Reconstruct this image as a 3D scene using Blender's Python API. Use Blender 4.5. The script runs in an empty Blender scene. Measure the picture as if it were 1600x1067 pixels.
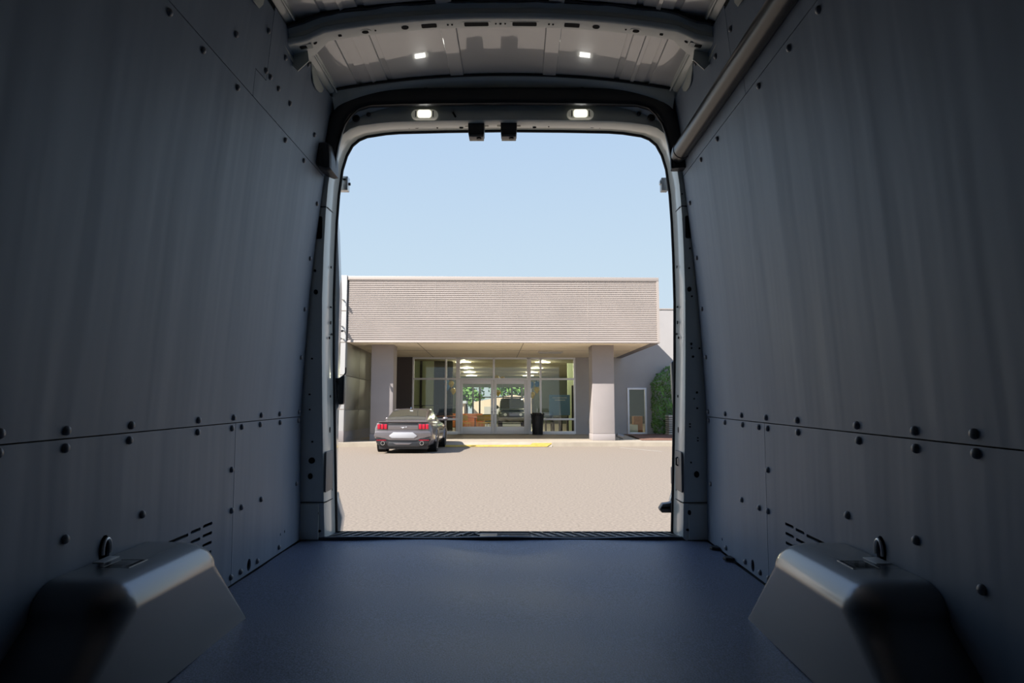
import bpy, bmesh, math, random
from mathutils import Matrix, Vector
random.seed(7)
R = math.radians
PI = math.pi
scn = bpy.context.scene
COL = scn.collection

# ------------------------------------------------------------------ camera, sky, sun, exposure
CAM_H = 1.37            # eye height above the parking lot
cam_data = bpy.data.cameras.new('camera')
cam_data.sensor_width = 36.0
cam_data.lens = 24.0
cam_data.clip_start = 0.02
cam_data.clip_end = 500
cam = bpy.data.objects.new('camera', cam_data)
COL.objects.link(cam)
cam.location = (0, 0, CAM_H)
cam.rotation_euler = (R(90 + 5.647), 0, 0)
scn.camera = cam

scn.view_settings.view_transform = 'Standard'
scn.view_settings.look = 'None'
scn.view_settings.gamma = 1
scn.view_settings.exposure = 0.0
scn.view_settings.use_curve_mapping = False

world = bpy.data.worlds.new('sky')
scn.world = world
world.use_nodes = True
wn = world.node_tree.nodes; wl = world.node_tree.links
wn.clear()
tc = wn.new('ShaderNodeTexCoord'); sx = wn.new('ShaderNodeSeparateXYZ')
cr = wn.new('ShaderNodeValToRGB'); bg = wn.new('ShaderNodeBackground'); wo = wn.new('ShaderNodeOutputWorld')
wl.new(tc.outputs['Generated'], sx.inputs[0]); wl.new(sx.outputs['Z'], cr.inputs[0])
wl.new(cr.outputs[0], bg.inputs[0]); wl.new(bg.outputs[0], wo.inputs[0])
el = cr.color_ramp.elements
el[0].position = 0.0; el[0].color = (0.66, 0.76, 0.83, 1)
el[1].position = 1.0; el[1].color = (0.30, 0.52, 1.02, 1)
e = el.new(0.10); e.color = (0.63, 0.76, 0.87, 1)
e = el.new(0.20); e.color = (0.58, 0.735, 0.875, 1)
e = el.new(0.38); e.color = (0.49, 0.655, 0.87, 1)
e = el.new(0.62); e.color = (0.36, 0.56, 0.95, 1)
bg.inputs[1].default_value = 1.0

SUN_DIR = Vector((1.35, 1.0, -1.42)).normalized()
sun_d = bpy.data.lights.new('sun', 'SUN')
sun_d.energy = 11.5
sun_d.angle = R(0.55)
sun_d.color = (1.0, 0.95, 0.885)
sun = bpy.data.objects.new('sun', sun_d)
COL.objects.link(sun)
sun.rotation_euler = SUN_DIR.to_track_quat('-Z', 'Y').to_euler()
sun.location = (-20, -15, 25)

# ------------------------------------------------------------------ frames
# V: the van (its floor is tipped about one degree and the eye stands .62 m over it); B: the showroom; W: world
VM = Matrix.Translation((0, 0, CAM_H)) @ Matrix.Rotation(R(-0.375), 4, 'Z') @ Matrix.Rotation(R(1.065), 4, 'X') @ Matrix.Translation((0, 0, -0.62))
BM = Matrix.Translation((0, 25.7, 0)) @ Matrix.Rotation(R(1.7), 4, 'Z')
WM = Matrix.Identity(4)
BASE = {}               # object name -> its base in frame coordinates
FR = {}

# ------------------------------------------------------------------ materials
def mat(name, col, rough=0.5, metal=0.0, spec=0.5, coat=0.0, coat_rough=0.05, coat_ior=1.5, noise=None, bump=None, emit=None, sheen=0.0, tint=None):
    """noise=(scale, amount, stretch xyz, detail) varies the colour; bump=(scale, strength, stretch xyz, distance)."""
    m = bpy.data.materials.new(name); m.use_nodes = True
    n = m.node_tree.nodes; l = m.node_tree.links
    p = n['Principled BSDF']
    p.inputs['Base Color'].default_value = (*col, 1)
    p.inputs['Roughness'].default_value = rough
    p.inputs['Metallic'].default_value = metal
    p.inputs['Specular IOR Level'].default_value = spec
    p.inputs['Coat Weight'].default_value = coat
    p.inputs['Coat Roughness'].default_value = coat_rough
    p.inputs['Coat IOR'].default_value = coat_ior
    p.inputs['Sheen Weight'].default_value = sheen
    if tint: p.inputs['Specular Tint'].default_value = (*tint, 1)
    if emit:
        p.inputs['Emission Color'].default_value = (*emit[0], 1)
        p.inputs['Emission Strength'].default_value = emit[1]
    def coords(stretch):
        t = n.new('ShaderNodeTexCoord'); mp = n.new('ShaderNodeMapping')
        mp.inputs['Scale'].default_value = stretch
        l.new(t.outputs['Object'], mp.inputs[0])
        return mp.outputs[0]
    if noise:
        sc, amt, st = noise[:3]
        nz = n.new('ShaderNodeTexNoise'); nz.inputs['Scale'].default_value = sc
        nz.inputs['Detail'].default_value = noise[3] if len(noise) > 3 else 4
        l.new(coords(st), nz.inputs['Vector'])
        mr = n.new('ShaderNodeMapRange')
        mr.inputs['From Min'].default_value = 0.25; mr.inputs['From Max'].default_value = 0.75
        mr.inputs['To Min'].default_value = 1 - amt; mr.inputs['To Max'].default_value = 1 + amt
        l.new(nz.outputs['Fac'], mr.inputs['Value'])
        mx = n.new('ShaderNodeVectorMath'); mx.operation = 'SCALE'
        mx.inputs[0].default_value = col
        l.new(mr.outputs[0], mx.inputs['Scale'])
        l.new(mx.outputs[0], p.inputs['Base Color'])
    if bump:
        sc, strg, st, dist = bump
        nz = n.new('ShaderNodeTexNoise'); nz.inputs['Scale'].default_value = sc; nz.inputs['Detail'].default_value = 3
        l.new(coords(st), nz.inputs['Vector'])
        bp = n.new('ShaderNodeBump'); bp.inputs['Strength'].default_value = strg; bp.inputs['Distance'].default_value = dist
        l.new(nz.outputs['Fac'], bp.inputs['Height']); l.new(bp.outputs[0], p.inputs['Normal'])
    return m

M = {}
M['panel'] = mat('charcoal_composite_panel', (0.205, 0.25, 0.315), 0.50, spec=0.42, tint=(0.74, 0.88, 1.0), noise=(9, 0.08, (1, 1, 0.12)), bump=(4.5, 0.6, (0.3, 1.0, 0.07), 0.02))
M['rivet'] = mat('grey_rivet_plastic', (0.16, 0.17, 0.19), 0.33, spec=0.7)
M['dark'] = mat('unlit_cavity_black', (0.008, 0.009, 0.010), 0.8, spec=0.2)
M['shell'] = mat('van_shell_steel', (0.08, 0.085, 0.09), 0.6)
M['mat'] = mat('speckled_rubber_floor_mat', (0.27, 0.315, 0.44), 0.5, spec=0.8, coat=0.7, coat_rough=0.45, coat_ior=1.8, noise=(260, 0.65, (1, 1, 1), 2), bump=(220, 0.5, (1, 1, 1), 0.002))
M['paint'] = mat('grey_green_body_paint', (0.6, 0.64, 0.6), 0.34, spec=0.5, coat=0.6, coat_rough=0.08, noise=(3, 0.05, (1, 1, 1)))
M['roofpaint'] = mat('grey_roof_paint', (0.62, 0.62, 0.61), 0.30, spec=0.5, coat=1.0, coat_rough=0.04, coat_ior=1.7, noise=(2.5, 0.06, (1, 1, 1)), bump=(7, 0.12, (1, 0.6, 1), 0.004))
M['doorpaint'] = mat('light_grey_door_paint', (0.42, 0.46, 0.48), 0.3, coat=0.8)
M['black'] = mat('black_trim_plastic', (0.022, 0.023, 0.027), 0.42)
M['rail'] = mat('satin_black_tube_cover', (0.014, 0.016, 0.020), 0.33, spec=0.5)
M['rubber'] = mat('black_rubber_seal', (0.015, 0.015, 0.017), 0.7)
M['arch'] = mat('moulded_black_arch_plastic', (0.028, 0.032, 0.04), 0.5, spec=0.5, coat=1.0, coat_rough=0.21, coat_ior=2.0, bump=(160, 0.08, (1, 1, 1), 0.001))
M['mastic'] = mat('black_mastic', (0.012, 0.012, 0.014), 0.5)
M['zinc'] = mat('galvanised_bracket', (0.62, 0.64, 0.66), 0.35, metal=0.8)
M['bracketpaint'] = mat('pale_painted_bracket', (0.55, 0.58, 0.60), 0.35)
M['plate'] = mat('grey_plastic_plate', (0.16, 0.155, 0.155), 0.45)
M['lamp_housing'] = mat('frosted_lamp_housing', (0.62, 0.62, 0.55), 0.3, emit=((1.0, .97, .8), 0.10))
M['lamp_lens'] = mat('lit_led_lens', (.8, .8, .8), 0.3, emit=((1.0, 0.97, 0.80), 1.2))
M['lamp_led'] = mat('lit_led_chip', (1, 1, 1), 0.3, emit=((1.0, 1.0, 0.95), 14.0))
M['sill'] = mat('black_ribbed_sill_plastic', (0.035, 0.037, 0.042), 0.36, spec=0.6)
# outdoors
M['lot'] = mat('sun_bleached_asphalt', (0.235, 0.193, 0.152), 0.9, spec=0.2, noise=(26, 0.30, (1, 1, 1), 14), bump=(110, 0.35, (1, 1, 1), 0.004))
M['concrete'] = mat('pale_concrete', (0.34, 0.295, 0.235), 0.85, spec=0.2, noise=(3, 0.12, (1, 1, 1), 8))
M['curbyellow'] = mat('worn_yellow_kerb_paint', (0.42, 0.29, 0.06), 0.7, noise=(9, 0.22, (1, 1, 1), 6))
M['linepaint'] = mat('worn_white_line_paint', (0.33, 0.3, 0.26), 0.8, noise=(9, 0.15, (1, 1, 1), 6))
M['fascia'] = mat('taupe_ribbed_metal', (0.405, 0.355, 0.322), 0.5, noise=(0.9, 0.05, (1, 1, 1)))
M['cap'] = mat('taupe_metal_trim', (0.36, 0.315, 0.285), 0.45)
M['soffit'] = mat('cream_soffit', (0.9, 0.79, 0.6), 0.8, noise=(0.7, 0.06, (1, 1, 1)))
M['stucco'] = mat('taupe_painted_stucco', (0.285, 0.255, 0.248), 0.85, noise=(1.5, 0.05, (1, 1, 1)), bump=(60, 0.15, (1, 1, 1), 0.003))
M['sidewall'] = mat('shade_tinted_taupe_wall', (0.37, 0.352, 0.345), 0.85, noise=(1.2, 0.05, (1, 1, 1)))  # column paint lightened and greyed, putting the bluish shade into its colour
M['greywall'] = mat('grey_painted_wall', (0.22, 0.21, 0.22), 0.8, noise=(1.2, 0.05, (1, 1, 1)))
M['brownwall'] = mat('dark_brown_wall', (0.07, 0.058, 0.058), 0.7)
M['white'] = mat('white_painted_masonry', (0.5, 0.49, 0.47), 0.7, noise=(1.5, 0.03, (1, 1, 1)))
M['cladding'] = mat('satin_metal_cladding', (0.26, 0.25, 0.215), 0.5, metal=0.2, noise=(0.8, 0.06, (1, 1, 1)))
M['alu'] = mat('pale_aluminium_frame', (0.78, 0.78, 0.8), 0.4, metal=0.1)
M['joint'] = mat('shadow_joint', (0.18, 0.15, 0.12), 0.8)
M['mulch'] = mat('red_brown_mulch', (0.20, 0.10, 0.065), 0.95, noise=(40, 0.5, (1, 1, 1), 8), bump=(60, 1.0, (1, 1, 1), 0.04))
M['leaf'] = mat('hedge_leaf', (0.08, 0.18, 0.028), 0.5, noise=(3.0, 0.5, (1, 1, 1)))
M['treeleaf'] = mat('tree_leaf', (0.12, 0.24, 0.05), 0.6, noise=(0.6, 0.4, (1, 1, 1)))
M['bark'] = mat('bark', (0.09, 0.065, 0.045), 0.9)
M['acwhite'] = mat('pale_louvre_metal', (0.4, 0.385, 0.35), 0.5)
M['bin'] = mat('black_bin_steel', (0.02, 0.02, 0.022), 0.35)
M['bag'] = mat('glossy_black_bag', (0.03, 0.03, 0.032), 0.15, bump=(14, 0.8, (1, 1, 0.3), 0.03))
M['carpaint'] = mat('warm_grey_car_paint', (0.17, 0.15, 0.155), 0.30, metal=0.55, coat=1.0, coat_rough=0.04)
M['carwhite'] = mat('white_car_paint', (0.75, 0.76, 0.78), 0.3, coat=1.0)
M['cardark'] = mat('dark_green_car_paint', (0.045, 0.06, 0.06), 0.3, coat=1.0)
M['carglass'] = mat('car_window_glass', (0.03, 0.035, 0.03), 0.05, spec=0.9, coat=0.5)
M['tail'] = mat('red_tail_lens', (0.34, 0.004, 0.02), 0.2, coat=0.4, emit=((1.0, 0.0, 0.03), 0.10))
M['tyre'] = mat('tyre_rubber', (0.025, 0.025, 0.025), 0.8)
M['rim'] = mat('silver_wheel', (0.60, 0.60, 0.62), 0.3, metal=0.8)
M['chrome'] = mat('chrome', (0.8, 0.8, 0.8), 0.12, metal=1.0)
M['platewhite'] = mat('white_number_plate', (0.33, 0.33, 0.35), 0.45)
M['emblem'] = mat('silver_emblem', (0.75, 0.75, 0.78), 0.25, metal=0.6)
M['lens'] = mat('clear_headlamp_lens', (0.7, 0.72, 0.74), 0.12, coat=1.0)
# showroom inside
M['shfloor'] = mat('grey_showroom_tile', (0.42, 0.38, 0.32), 0.3)
M['shceil'] = mat('olive_showroom_ceiling', (0.3, 0.27, 0.17), 0.8)
M['shgreen'] = mat('pale_green_showroom_wall', (0.62, 0.72, 0.48), 0.8)
M['shdark'] = mat('dark_showroom_wall', (0.06, 0.075, 0.055), 0.7)
M['steel_black'] = mat('black_steel_tube', (0.02, 0.022, 0.022), 0.4)
M['wood'] = mat('orange_brown_wood', (0.42, 0.17, 0.05), 0.5, noise=(6, 0.2, (1, 6, 1)))
M['yellow'] = mat('yellow_chair_plastic', (0.75, 0.48, 0.05), 0.4)
M['red'] = mat('red_table_laminate', (0.50, 0.07, 0.04), 0.4)
M['orange'] = mat('orange_sofa_cloth', (0.62, 0.20, 0.06), 0.8)
M['bluesign'] = mat('blue_sign_board', (0.16, 0.34, 0.55), 0.6)
M['signwhite'] = mat('white_sign_lettering', (0.75, 0.80, 0.85), 0.6)
M['bblue'] = mat('blue_balloon', (0.08, 0.26, 0.55), 0.25)
M['byellow'] = mat('yellow_balloon', (0.78, 0.55, 0.05), 0.25)
M['strip'] = mat('lit_ceiling_strip', (1, 1, 1), 0.5, emit=((1.0, 0.94, 0.78), 5.0))
M['box'] = mat('white_carton', (0.70, 0.72, 0.66), 0.6)
M['tan'] = mat('tan_wall', (0.62, 0.50, 0.38), 0.8)
M['greyroof'] = mat('grey_roof', (0.40, 0.42, 0.44), 0.8)

def glass_mat(name, tint, refl):
    m = bpy.data.materials.new(name); m.use_nodes = True
    n = m.node_tree.nodes; l = m.node_tree.links; n.clear()
    o = n.new('ShaderNodeOutputMaterial'); mx = n.new('ShaderNodeMixShader')
    t = n.new('ShaderNodeBsdfTransparent'); g = n.new('ShaderNodeBsdfGlossy'); f = n.new('ShaderNodeFresnel')
    a = n.new('ShaderNodeMath'); a.operation = 'MULTIPLY_ADD'; a.use_clamp = True
    f.inputs['IOR'].default_value = 1.5
    a.inputs[1].default_value = 1.5; a.inputs[2].default_value = refl
    t.inputs[0].default_value = (*tint, 1); g.inputs['Roughness'].default_value = 0.0
    l.new(f.outputs[0], a.inputs[0]); l.new(a.outputs[0], mx.inputs[0])
    l.new(t.outputs[0], mx.inputs[1]); l.new(g.outputs[0], mx.inputs[2]); l.new(mx.outputs[0], o.inputs[0])
    return m
M['glass'] = glass_mat('shop_window_glass', (0.84, 0.88, 0.78), 0.02)

# ------------------------------------------------------------------ mesh building
def rrect(w, h, r, n=4):
    """rounded rectangle outline, centred, counter-clockwise"""
    pts = []
    for cx, cy, a0 in ((w/2-r, h/2-r, 0), (-w/2+r, h/2-r, 90), (-w/2+r, -h/2+r, 180), (w/2-r, -h/2+r, 270)):
        for k in range(n + 1):
            a = R(a0 + 90*k/n); pts.append((cx + r*math.cos(a), cy + r*math.sin(a)))
    return pts

class MB:
    def __init__(s): s.bm = bmesh.new()
    def verts(s, pts): return [s.bm.verts.new(p) for p in pts]
    def face(s, pts):
        try: return s.bm.faces.new(s.verts(pts))
        except ValueError: return None
    def box(s, x0, x1, y0, y1, z0, z1, rot=None, piv=None):
        c = [(x, y, z) for z in (z0, z1) for y in (y0, y1) for x in (x0, x1)]
        if rot is not None:
            p = Vector(piv or ((x0+x1)/2, (y0+y1)/2, (z0+z1)/2))
            c = [tuple(p + rot @ (Vector(q) - p)) for q in c]
        v = s.verts(c)
        for f in ((0, 2, 3, 1), (4, 5, 7, 6), (0, 1, 5, 4), (2, 6, 7, 3), (0, 4, 6, 2), (1, 3, 7, 5)):
            s.bm.faces.new([v[i] for i in f])
        return s
    def loft(s, rings, cap=True, closed=True):
        vr = [s.verts(r) for r in rings]
        n = len(rings[0])
        for a, b in zip(vr, vr[1:]):
            for i in range(n if closed else n - 1):
                j = (i + 1) % n
                try: s.bm.faces.new((a[i], a[j], b[j], b[i]))
                except ValueError: pass
        if cap and closed:
            for r in (vr[0][::-1], vr[-1]):
                try: s.bm.faces.new(r)
                except ValueError: pass
        return s
    def tube(s, path, r, n=10, flat=None):
        """r a number or a list; flat=(a,b) gives an elliptical/rect section scaled along two side axes"""
        P = [Vector(p) for p in path]; rings = []
        up = Vector((0, 0, 1))
        prev = None
        for i, p in enumerate(P):
            d = (P[min(i+1, len(P)-1)] - P[max(i-1, 0)]).normalized()
            a = prev if prev is not None else (up if abs(d.dot(up)) < 0.9 else Vector((0, 1, 0)))
            a = (a - d*a.dot(d)).normalized(); prev = a
            b = d.cross(a)
            rr = r[i] if isinstance(r, (list, tuple)) else r
            rings.append([tuple(p + a*math.cos(2*PI*k/n)*rr + b*math.sin(2*PI*k/n)*rr) for k in range(n)])
        return s.loft(rings)
    def sweep(s, path, section, side, cap=True):
        """section: [(a, b)] in a = outward (in the path's plane), b = along 'side' vector"""
        P = [Vector(p) for p in path]; sd = Vector(side).normalized(); rings = []
        for i, p in enumerate(P):
            d = (P[min(i+1, len(P)-1)] - P[max(i-1, 0)]).normalized()
            o = d.cross(sd).normalized()
            rings.append([tuple(p + o*a + sd*b) for a, b in section])
        return s.loft(rings, cap)
    def cyl(s, p0, p1, r, n=16, r1=None):
        p0 = Vector(p0); p1 = Vector(p1); d = (p1 - p0).normalized()
        a = d.orthogonal().normalized(); b = d.cross(a); r1 = r if r1 is None else r1
        return s.loft([[tuple(p + (a*math.cos(2*PI*k/n) + b*math.sin(2*PI*k/n))*q) for k in range(n)] for p, q in ((p0, r), (p1, r1))])
    def prism(s, pts, vec):
        v = Vector(vec)
        return s.loft([[tuple(Vector(p)) for p in pts], [tuple(Vector(p) + v) for p in pts]])
    def lathe(s, prof, c=(0, 0, 0), axis='z', n=20):
        rings = []
        for r, h in prof:
            ring = []
            for k in range(n):
                a = 2*PI*k/n; u, v = r*math.cos(a), r*math.sin(a)
                ring.append({'z': (c[0]+u, c[1]+v, c[2]+h), 'x': (c[0]+h, c[1]+u, c[2]+v), 'y': (c[0]+v, c[1]+h, c[2]+u)}[axis])
            rings.append(ring)
        return s.loft(rings)
    def ball(s, c, rx, ry=None, rz=None, seg=12, rings=8):
        ry = ry or rx; rz = rz or rx
        rr = [[(c[0]+rx*math.sin(t)*math.cos(2*PI*k/seg), c[1]+ry*math.sin(t)*math.sin(2*PI*k/seg), c[2]+rz*math.cos(t)) for k in range(seg)]
              for t in [PI*(0.02 + 0.96*i/rings) for i in range(rings+1)]]
        return s.loft(rr)
    def build(s, name, m, parent=None, frame='V', loc=(0, 0, 0), bevel=0, seg=2, smooth=True, sharp=35, label=None):
        bm = s.bm
        bmesh.ops.recalc_face_normals(bm, faces=bm.faces)
        if bevel:
            ed = [e for e in bm.edges if len(e.link_faces) == 2 and e.calc_face_angle(0) > R(30)]
            bmesh.ops.bevel(bm, geom=ed, offset=bevel, segments=seg, profile=0.5, affect='EDGES', clamp_overlap=True)
        if parent is not None:
            loc = BASE[parent.name]
        lv = Vector(loc)
        for v in bm.verts: v.co -= lv
        if smooth:
            for f in bm.faces: f.smooth = True
            for e in bm.edges:
                if len(e.link_faces) == 2 and e.calc_face_angle(0) > R(sharp): e.smooth = False
        me = bpy.data.meshes.new(name)
        bm.to_mesh(me); bm.free()
        me.materials.append(m)
        o = bpy.data.objects.new(name, me); COL.objects.link(o)
        if parent is not None:
            o.parent = parent; BASE[o.name] = tuple(loc)
        else:
            F = {'V': VM, 'B': BM, 'W': WM}[frame]
            o.matrix_world = F @ Matrix.Translation(lv); BASE[o.name] = tuple(loc)
        if label: o['label'] = label
        return o

def empty(name, loc, frame='V', label=None, cat=None, group=None):
    o = bpy.data.objects.new(name, None); COL.objects.link(o)
    o.empty_display_size = 0.1
    o.matrix_world = {'V': VM, 'B': BM, 'W': WM}[frame] @ Matrix.Translation(loc)
    BASE[o.name] = tuple(loc)
    return tag(o, label, cat, group)

def tag(o, label=None, cat=None, group=None, kind=None):
    if label: o['label'] = label
    if cat: o['category'] = cat
    if group: o['group'] = group
    if kind: o['kind'] = kind
    return o

def struct(o, label=None, cat=None):
    return tag(o, label, cat, kind='structure')

def child_copy(src, parent, loc_rel, rot=None, name=None):
    """an instance of a mesh as a part of a thing, placed relative to it"""
    o = src.copy(); COL.objects.link(o); o.parent = parent
    o.location = loc_rel
    if rot is not None: o.rotation_euler = rot
    return o

def copy_tree(o, parent=None):
    c = o.copy(); COL.objects.link(c)
    if parent is not None: c.parent = parent
    for ch in [x for x in bpy.data.objects if x.parent == o and x is not c]:
        copy_tree(ch, c)
    return c

# ================================================================== THE VAN
XC = -0.057             # the van's centre line, the eye stands a little right of it
PROF = [(0, .879), (.53, .879), (.78, .8635), (1.0, .848), (1.2255, .83), (1.4, .812), (1.6, .791), (1.85, .757), (1.95, .742)]
def halfw(z):
    if z <= 0: return PROF[0][1]
    for (z0, w0), (z1, w1) in zip(PROF, PROF[1:]):
        if z <= z1: return w0 + (w1-w0)*(z-z0)/(z1-z0)
    return PROF[-1][1] + (z-1.95)*-0.15
def wallx(side, z, off=0.0): return XC + side*(halfw(z) + off)
def lean(z):            # how far the wall tips inward at this height
    return math.atan2(halfw(z-.05) - halfw(z+.05), .1) if z > .55 else 0.0

# floor, shell, bulkhead
b = MB(); b.box(XC-.93, XC+.93, -1.2, 3.17, -.12, -.012)
struct(b.build('floor', M['shell'], loc=(XC, 1, -.12)), 'van cargo floor pan under the mat')
# rubber mat with a faintly wavy free edge at the sill
b = MB()
nx, ny = 60, 48
g = []
for j in range(ny+1):
    row = []
    for i in range(nx+1):
        u = i/nx; x = XC - .872 + 1.744*u
        yend = 3.009 + .006*math.sin(u*9.0) + .004*math.sin(u*23)
        t = j/ny; y = -1.1 + (yend+1.1)*t
        z = .0015*math.sin(x*9+y*4) + .0015*math.sin(y*13+x*3)
        if j == ny: z += .0
        row.append(b.bm.verts.new((x, y, z)))
    g.append(row)
for j in range(ny):
    for i in range(nx): b.bm.faces.new((g[j][i], g[j][i+1], g[j+1][i+1], g[j+1][i]))
bmesh.ops.solidify(b.bm, geom=b.bm.faces[:], thickness=.006)
mat_o = b.build('floor_mat', M['mat'], loc=(XC, 1, 0))
tag(mat_o, 'dark blue-grey speckled rubber mat covering the van cargo floor', 'floor mat')

for side, nm in ((-1, 'wall_left'), (1, 'wall_right')):
    b = MB(); ring = []
    zs = [-.12, 0, .53, .78, 1.0, 1.2255, 1.4, 1.6, 1.85, 1.95, 2.06]
    inner = [(wallx(side, z, .03), z) for z in zs]
    outer = [(x + side*.09, z) for x, z in inner][::-1]
    b.loft([[(x, y, z) for x, z in inner + outer] for y in (-1.25, 3.08)])
    struct(b.build(nm, M['shell'], loc=(XC + side*.95, 1, 0)), 'outer skin of the van body behind the lining panels')
b = MB(); b.box(XC-1.0, XC+1.0, -1.34, -1.22, -.12, 2.1)
struct(b.build('wall_back', M['shell'], loc=(XC, -1.28, 0)), 'closed bulkhead at the front of the cargo space')

# --- lining panels: outline in (y, z) on the leaning wall, real holes, rivets as parts
rivet_me = {}
def rivet_mesh():
    if 'm' in rivet_me: return rivet_me['m']
    bm = bmesh.new(); prof = [(.0100, 0), (.0102, .0016), (.0094, .0044), (.0072, .0070), (.0038, .0084), (.0004, .0087)]
    rings = []
    for r, h in prof:
        rings.append([bm.verts.new((h, r*math.cos(2*PI*k/14), r*math.sin(2*PI*k/14))) for k in range(14)])
    for a, c in zip(rings, rings[1:]):
        for k in range(14): bm.faces.new((a[k], a[(k+1) % 14], c[(k+1) % 14], c[k]))
    bmesh.ops.recalc_face_normals(bm, faces=bm.faces)
    for f in bm.faces: f.smooth = True
    me = bpy.data.meshes.new('rivet'); bm.to_mesh(me); bm.free(); me.materials.append(M['rivet'])
    rivet_me['m'] = me
    return me

def panel(side, outline, holes, rivets, label, thick=.006, off=0.0):
    bm = bmesh.new(); edges = []
    for loop in [outline] + holes:
        vs = [bm.verts.new((0, y, z)) for y, z in loop]
        edges += [bm.edges.new((vs[i], vs[(i+1) % len(vs)])) for i in range(len(vs))]
    bmesh.ops.triangle_fill(bm, edges=edges, use_beauty=True, use_dissolve=False)
    for z, _ in PROF[1:]:
        if min(p[1] for p in outline) < z < max(p[1] for p in outline):
            bmesh.ops.bisect_plane(bm, geom=bm.verts[:]+bm.edges[:]+bm.faces[:], plane_co=(0, 0, z), plane_no=(0, 0, 1))
    ys = [p[0] for p in outline]; zs = [p[1] for p in outline]
    for v in bm.verts: v.co.x = wallx(side, v.co.z, off)
    bmesh.ops.recalc_face_normals(bm, faces=bm.faces)
    f0 = bm.faces[:]
    # make the panel face the inside of the van, then give it its thickness outward
    if sum(f.normal.x*f.calc_area() for f in f0)*side > 0: bmesh.ops.reverse_faces(bm, faces=f0)
    ret = bmesh.ops.extrude_face_region(bm, geom=f0)
    for v in ret['geom']:
        if isinstance(v, bmesh.types.BMVert): v.co.x += side*thick
    m = MB(); m.bm.free(); m.bm = bm
    base = (wallx(side, min(zs), off), (min(ys)+max(ys))/2, min(zs))
    o = m.build('wall_panel', M['panel'], loc=base, sharp=20)
    tag(o, label, 'wall panel')
    for y, z in rivets:
        r = bpy.data.objects.new('rivet', rivet_mesh()); COL.objects.link(r); r.parent = o
        r.location = (wallx(side, z, off) - side*.0003 - base[0], y - base[1], z - base[2])
        # mesh dome points +x; on the right wall it must face -x
        r.rotation_euler = (0, (PI - lean(z)) if side > 0 else lean(z), random.random()*.1)
    return o

def ell(y, z, ry, rz, n=14): return [(y + ry*math.cos(2*PI*k/n), z + rz*math.sin(2*PI*k/n)) for k in range(n)]
def vents():
    L = []
    for row in range(5):
        dz = -.0285*row
        for y0, y1, z in ((2.072, 2.130, .2315), (1.996, 2.052, .2290), (1.868, 1.976, .2265)):
            zz = z + dz
            if row > 2 and y1 < 2.0: continue
            L.append([(y0, zz-.0045), (y1, zz-.0045), (y1+.003, zz), (y1, zz+.0045), (y0, zz+.0045), (y0-.003, zz)])
    return L
G = .0015
YS = 2.285              # vertical seam of the lower lining
FRONT = -1.15
for side, s_ in ((-1, 'left'), (1, 'right')):
    L = side < 0
    seam = .532
    holes = vents() + [ell(1.577, .272, .022, .034)]
    low_r = [(1.422, .513), (1.656, .514), (2.01, .515), (2.252, .515), (2.26, .38), (2.27, .246), (1.727, .326), (1.436, .325), (1.24, .28), (1.237, .518), (2.28, .03)]
    panel(side, [(FRONT, .004), (YS-G, .004), (YS-G, seam-G), (FRONT, seam-G)], holes, low_r,
          'large lower %s charcoal van wall panel with vent slots, behind the wheel arch cover' % s_)
    rr = [(2.333, .516), (2.50, .517), (2.71, .517), (2.937, .516), (2.35, .244), (2.53, .244), (2.93, .25), (2.735, .028), (2.51, .028), (2.36, .028)]
    hh = [ell(2.436, .032, .017, .021)]
    hh += [ell(2.752, .074, .005, .006, 8), ell(2.801, .076, .005, .006, 8)] if L else [ell(2.79, .05, .006, .006, 8)]
    panel(side, [(YS+G, .004), (3.006, .004), (2.974, seam-G), (YS+G, seam-G)], hh, rr,
          'narrow lower %s charcoal van wall panel beside the rear door pillar' % s_)
    big = [(1.237, .553), (1.421, .549), (1.66, .550), (2.01, .550), (2.26, .550), (2.505, .551), (2.70, .551), (2.937, .553),
           (1.60, 1.559), (1.78, 1.557), (2.01, 1.559), (2.44, 1.560), (2.66, 1.560), (2.89, 1.45), (2.89, 1.21), (2.89, .99), (2.90, .785)]
    panel(side, [(FRONT, seam+G), (2.974, seam+G), (2.947, 1.0), (2.947, 1.585-G), (FRONT, 1.585-G)], [], big,
          'tall middle %s charcoal van wall panel between the two horizontal seams' % s_)
    zf = [(2.124, 1.585+G), (2.112, 1.672), (2.202, 1.676), (2.176, 1.90)]
    panel(side, [(FRONT, 1.585+G)] + zf + [(FRONT, 1.90)], [], [(1.947, 1.694), (2.187, 1.700), (2.155, 1.82), (1.60, 1.70)],
          'upper forward %s charcoal van wall panel meeting its neighbour in a stepped joint' % s_)
    zr = [(y + 2*G, z) for y, z in zf]; zr[1] = (zf[1][0]+2*G, zf[1][1]-2*G); zr[2] = (zf[2][0]+2*G, zf[2][1]-2*G)
    panel(side, [(2.947, 1.585+G), (2.947, 1.915), (2.176+2*G, 1.915)] + zr[::-1], [], [(2.228, 1.698), (2.309, 1.695), (2.43, 1.694), (2.735, 1.696), (2.325, 1.815), (2.544, 1.900), (2.43, 1.86)],
          'upper rear %s charcoal van wall panel below the roof edge by the door' % s_)

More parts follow.
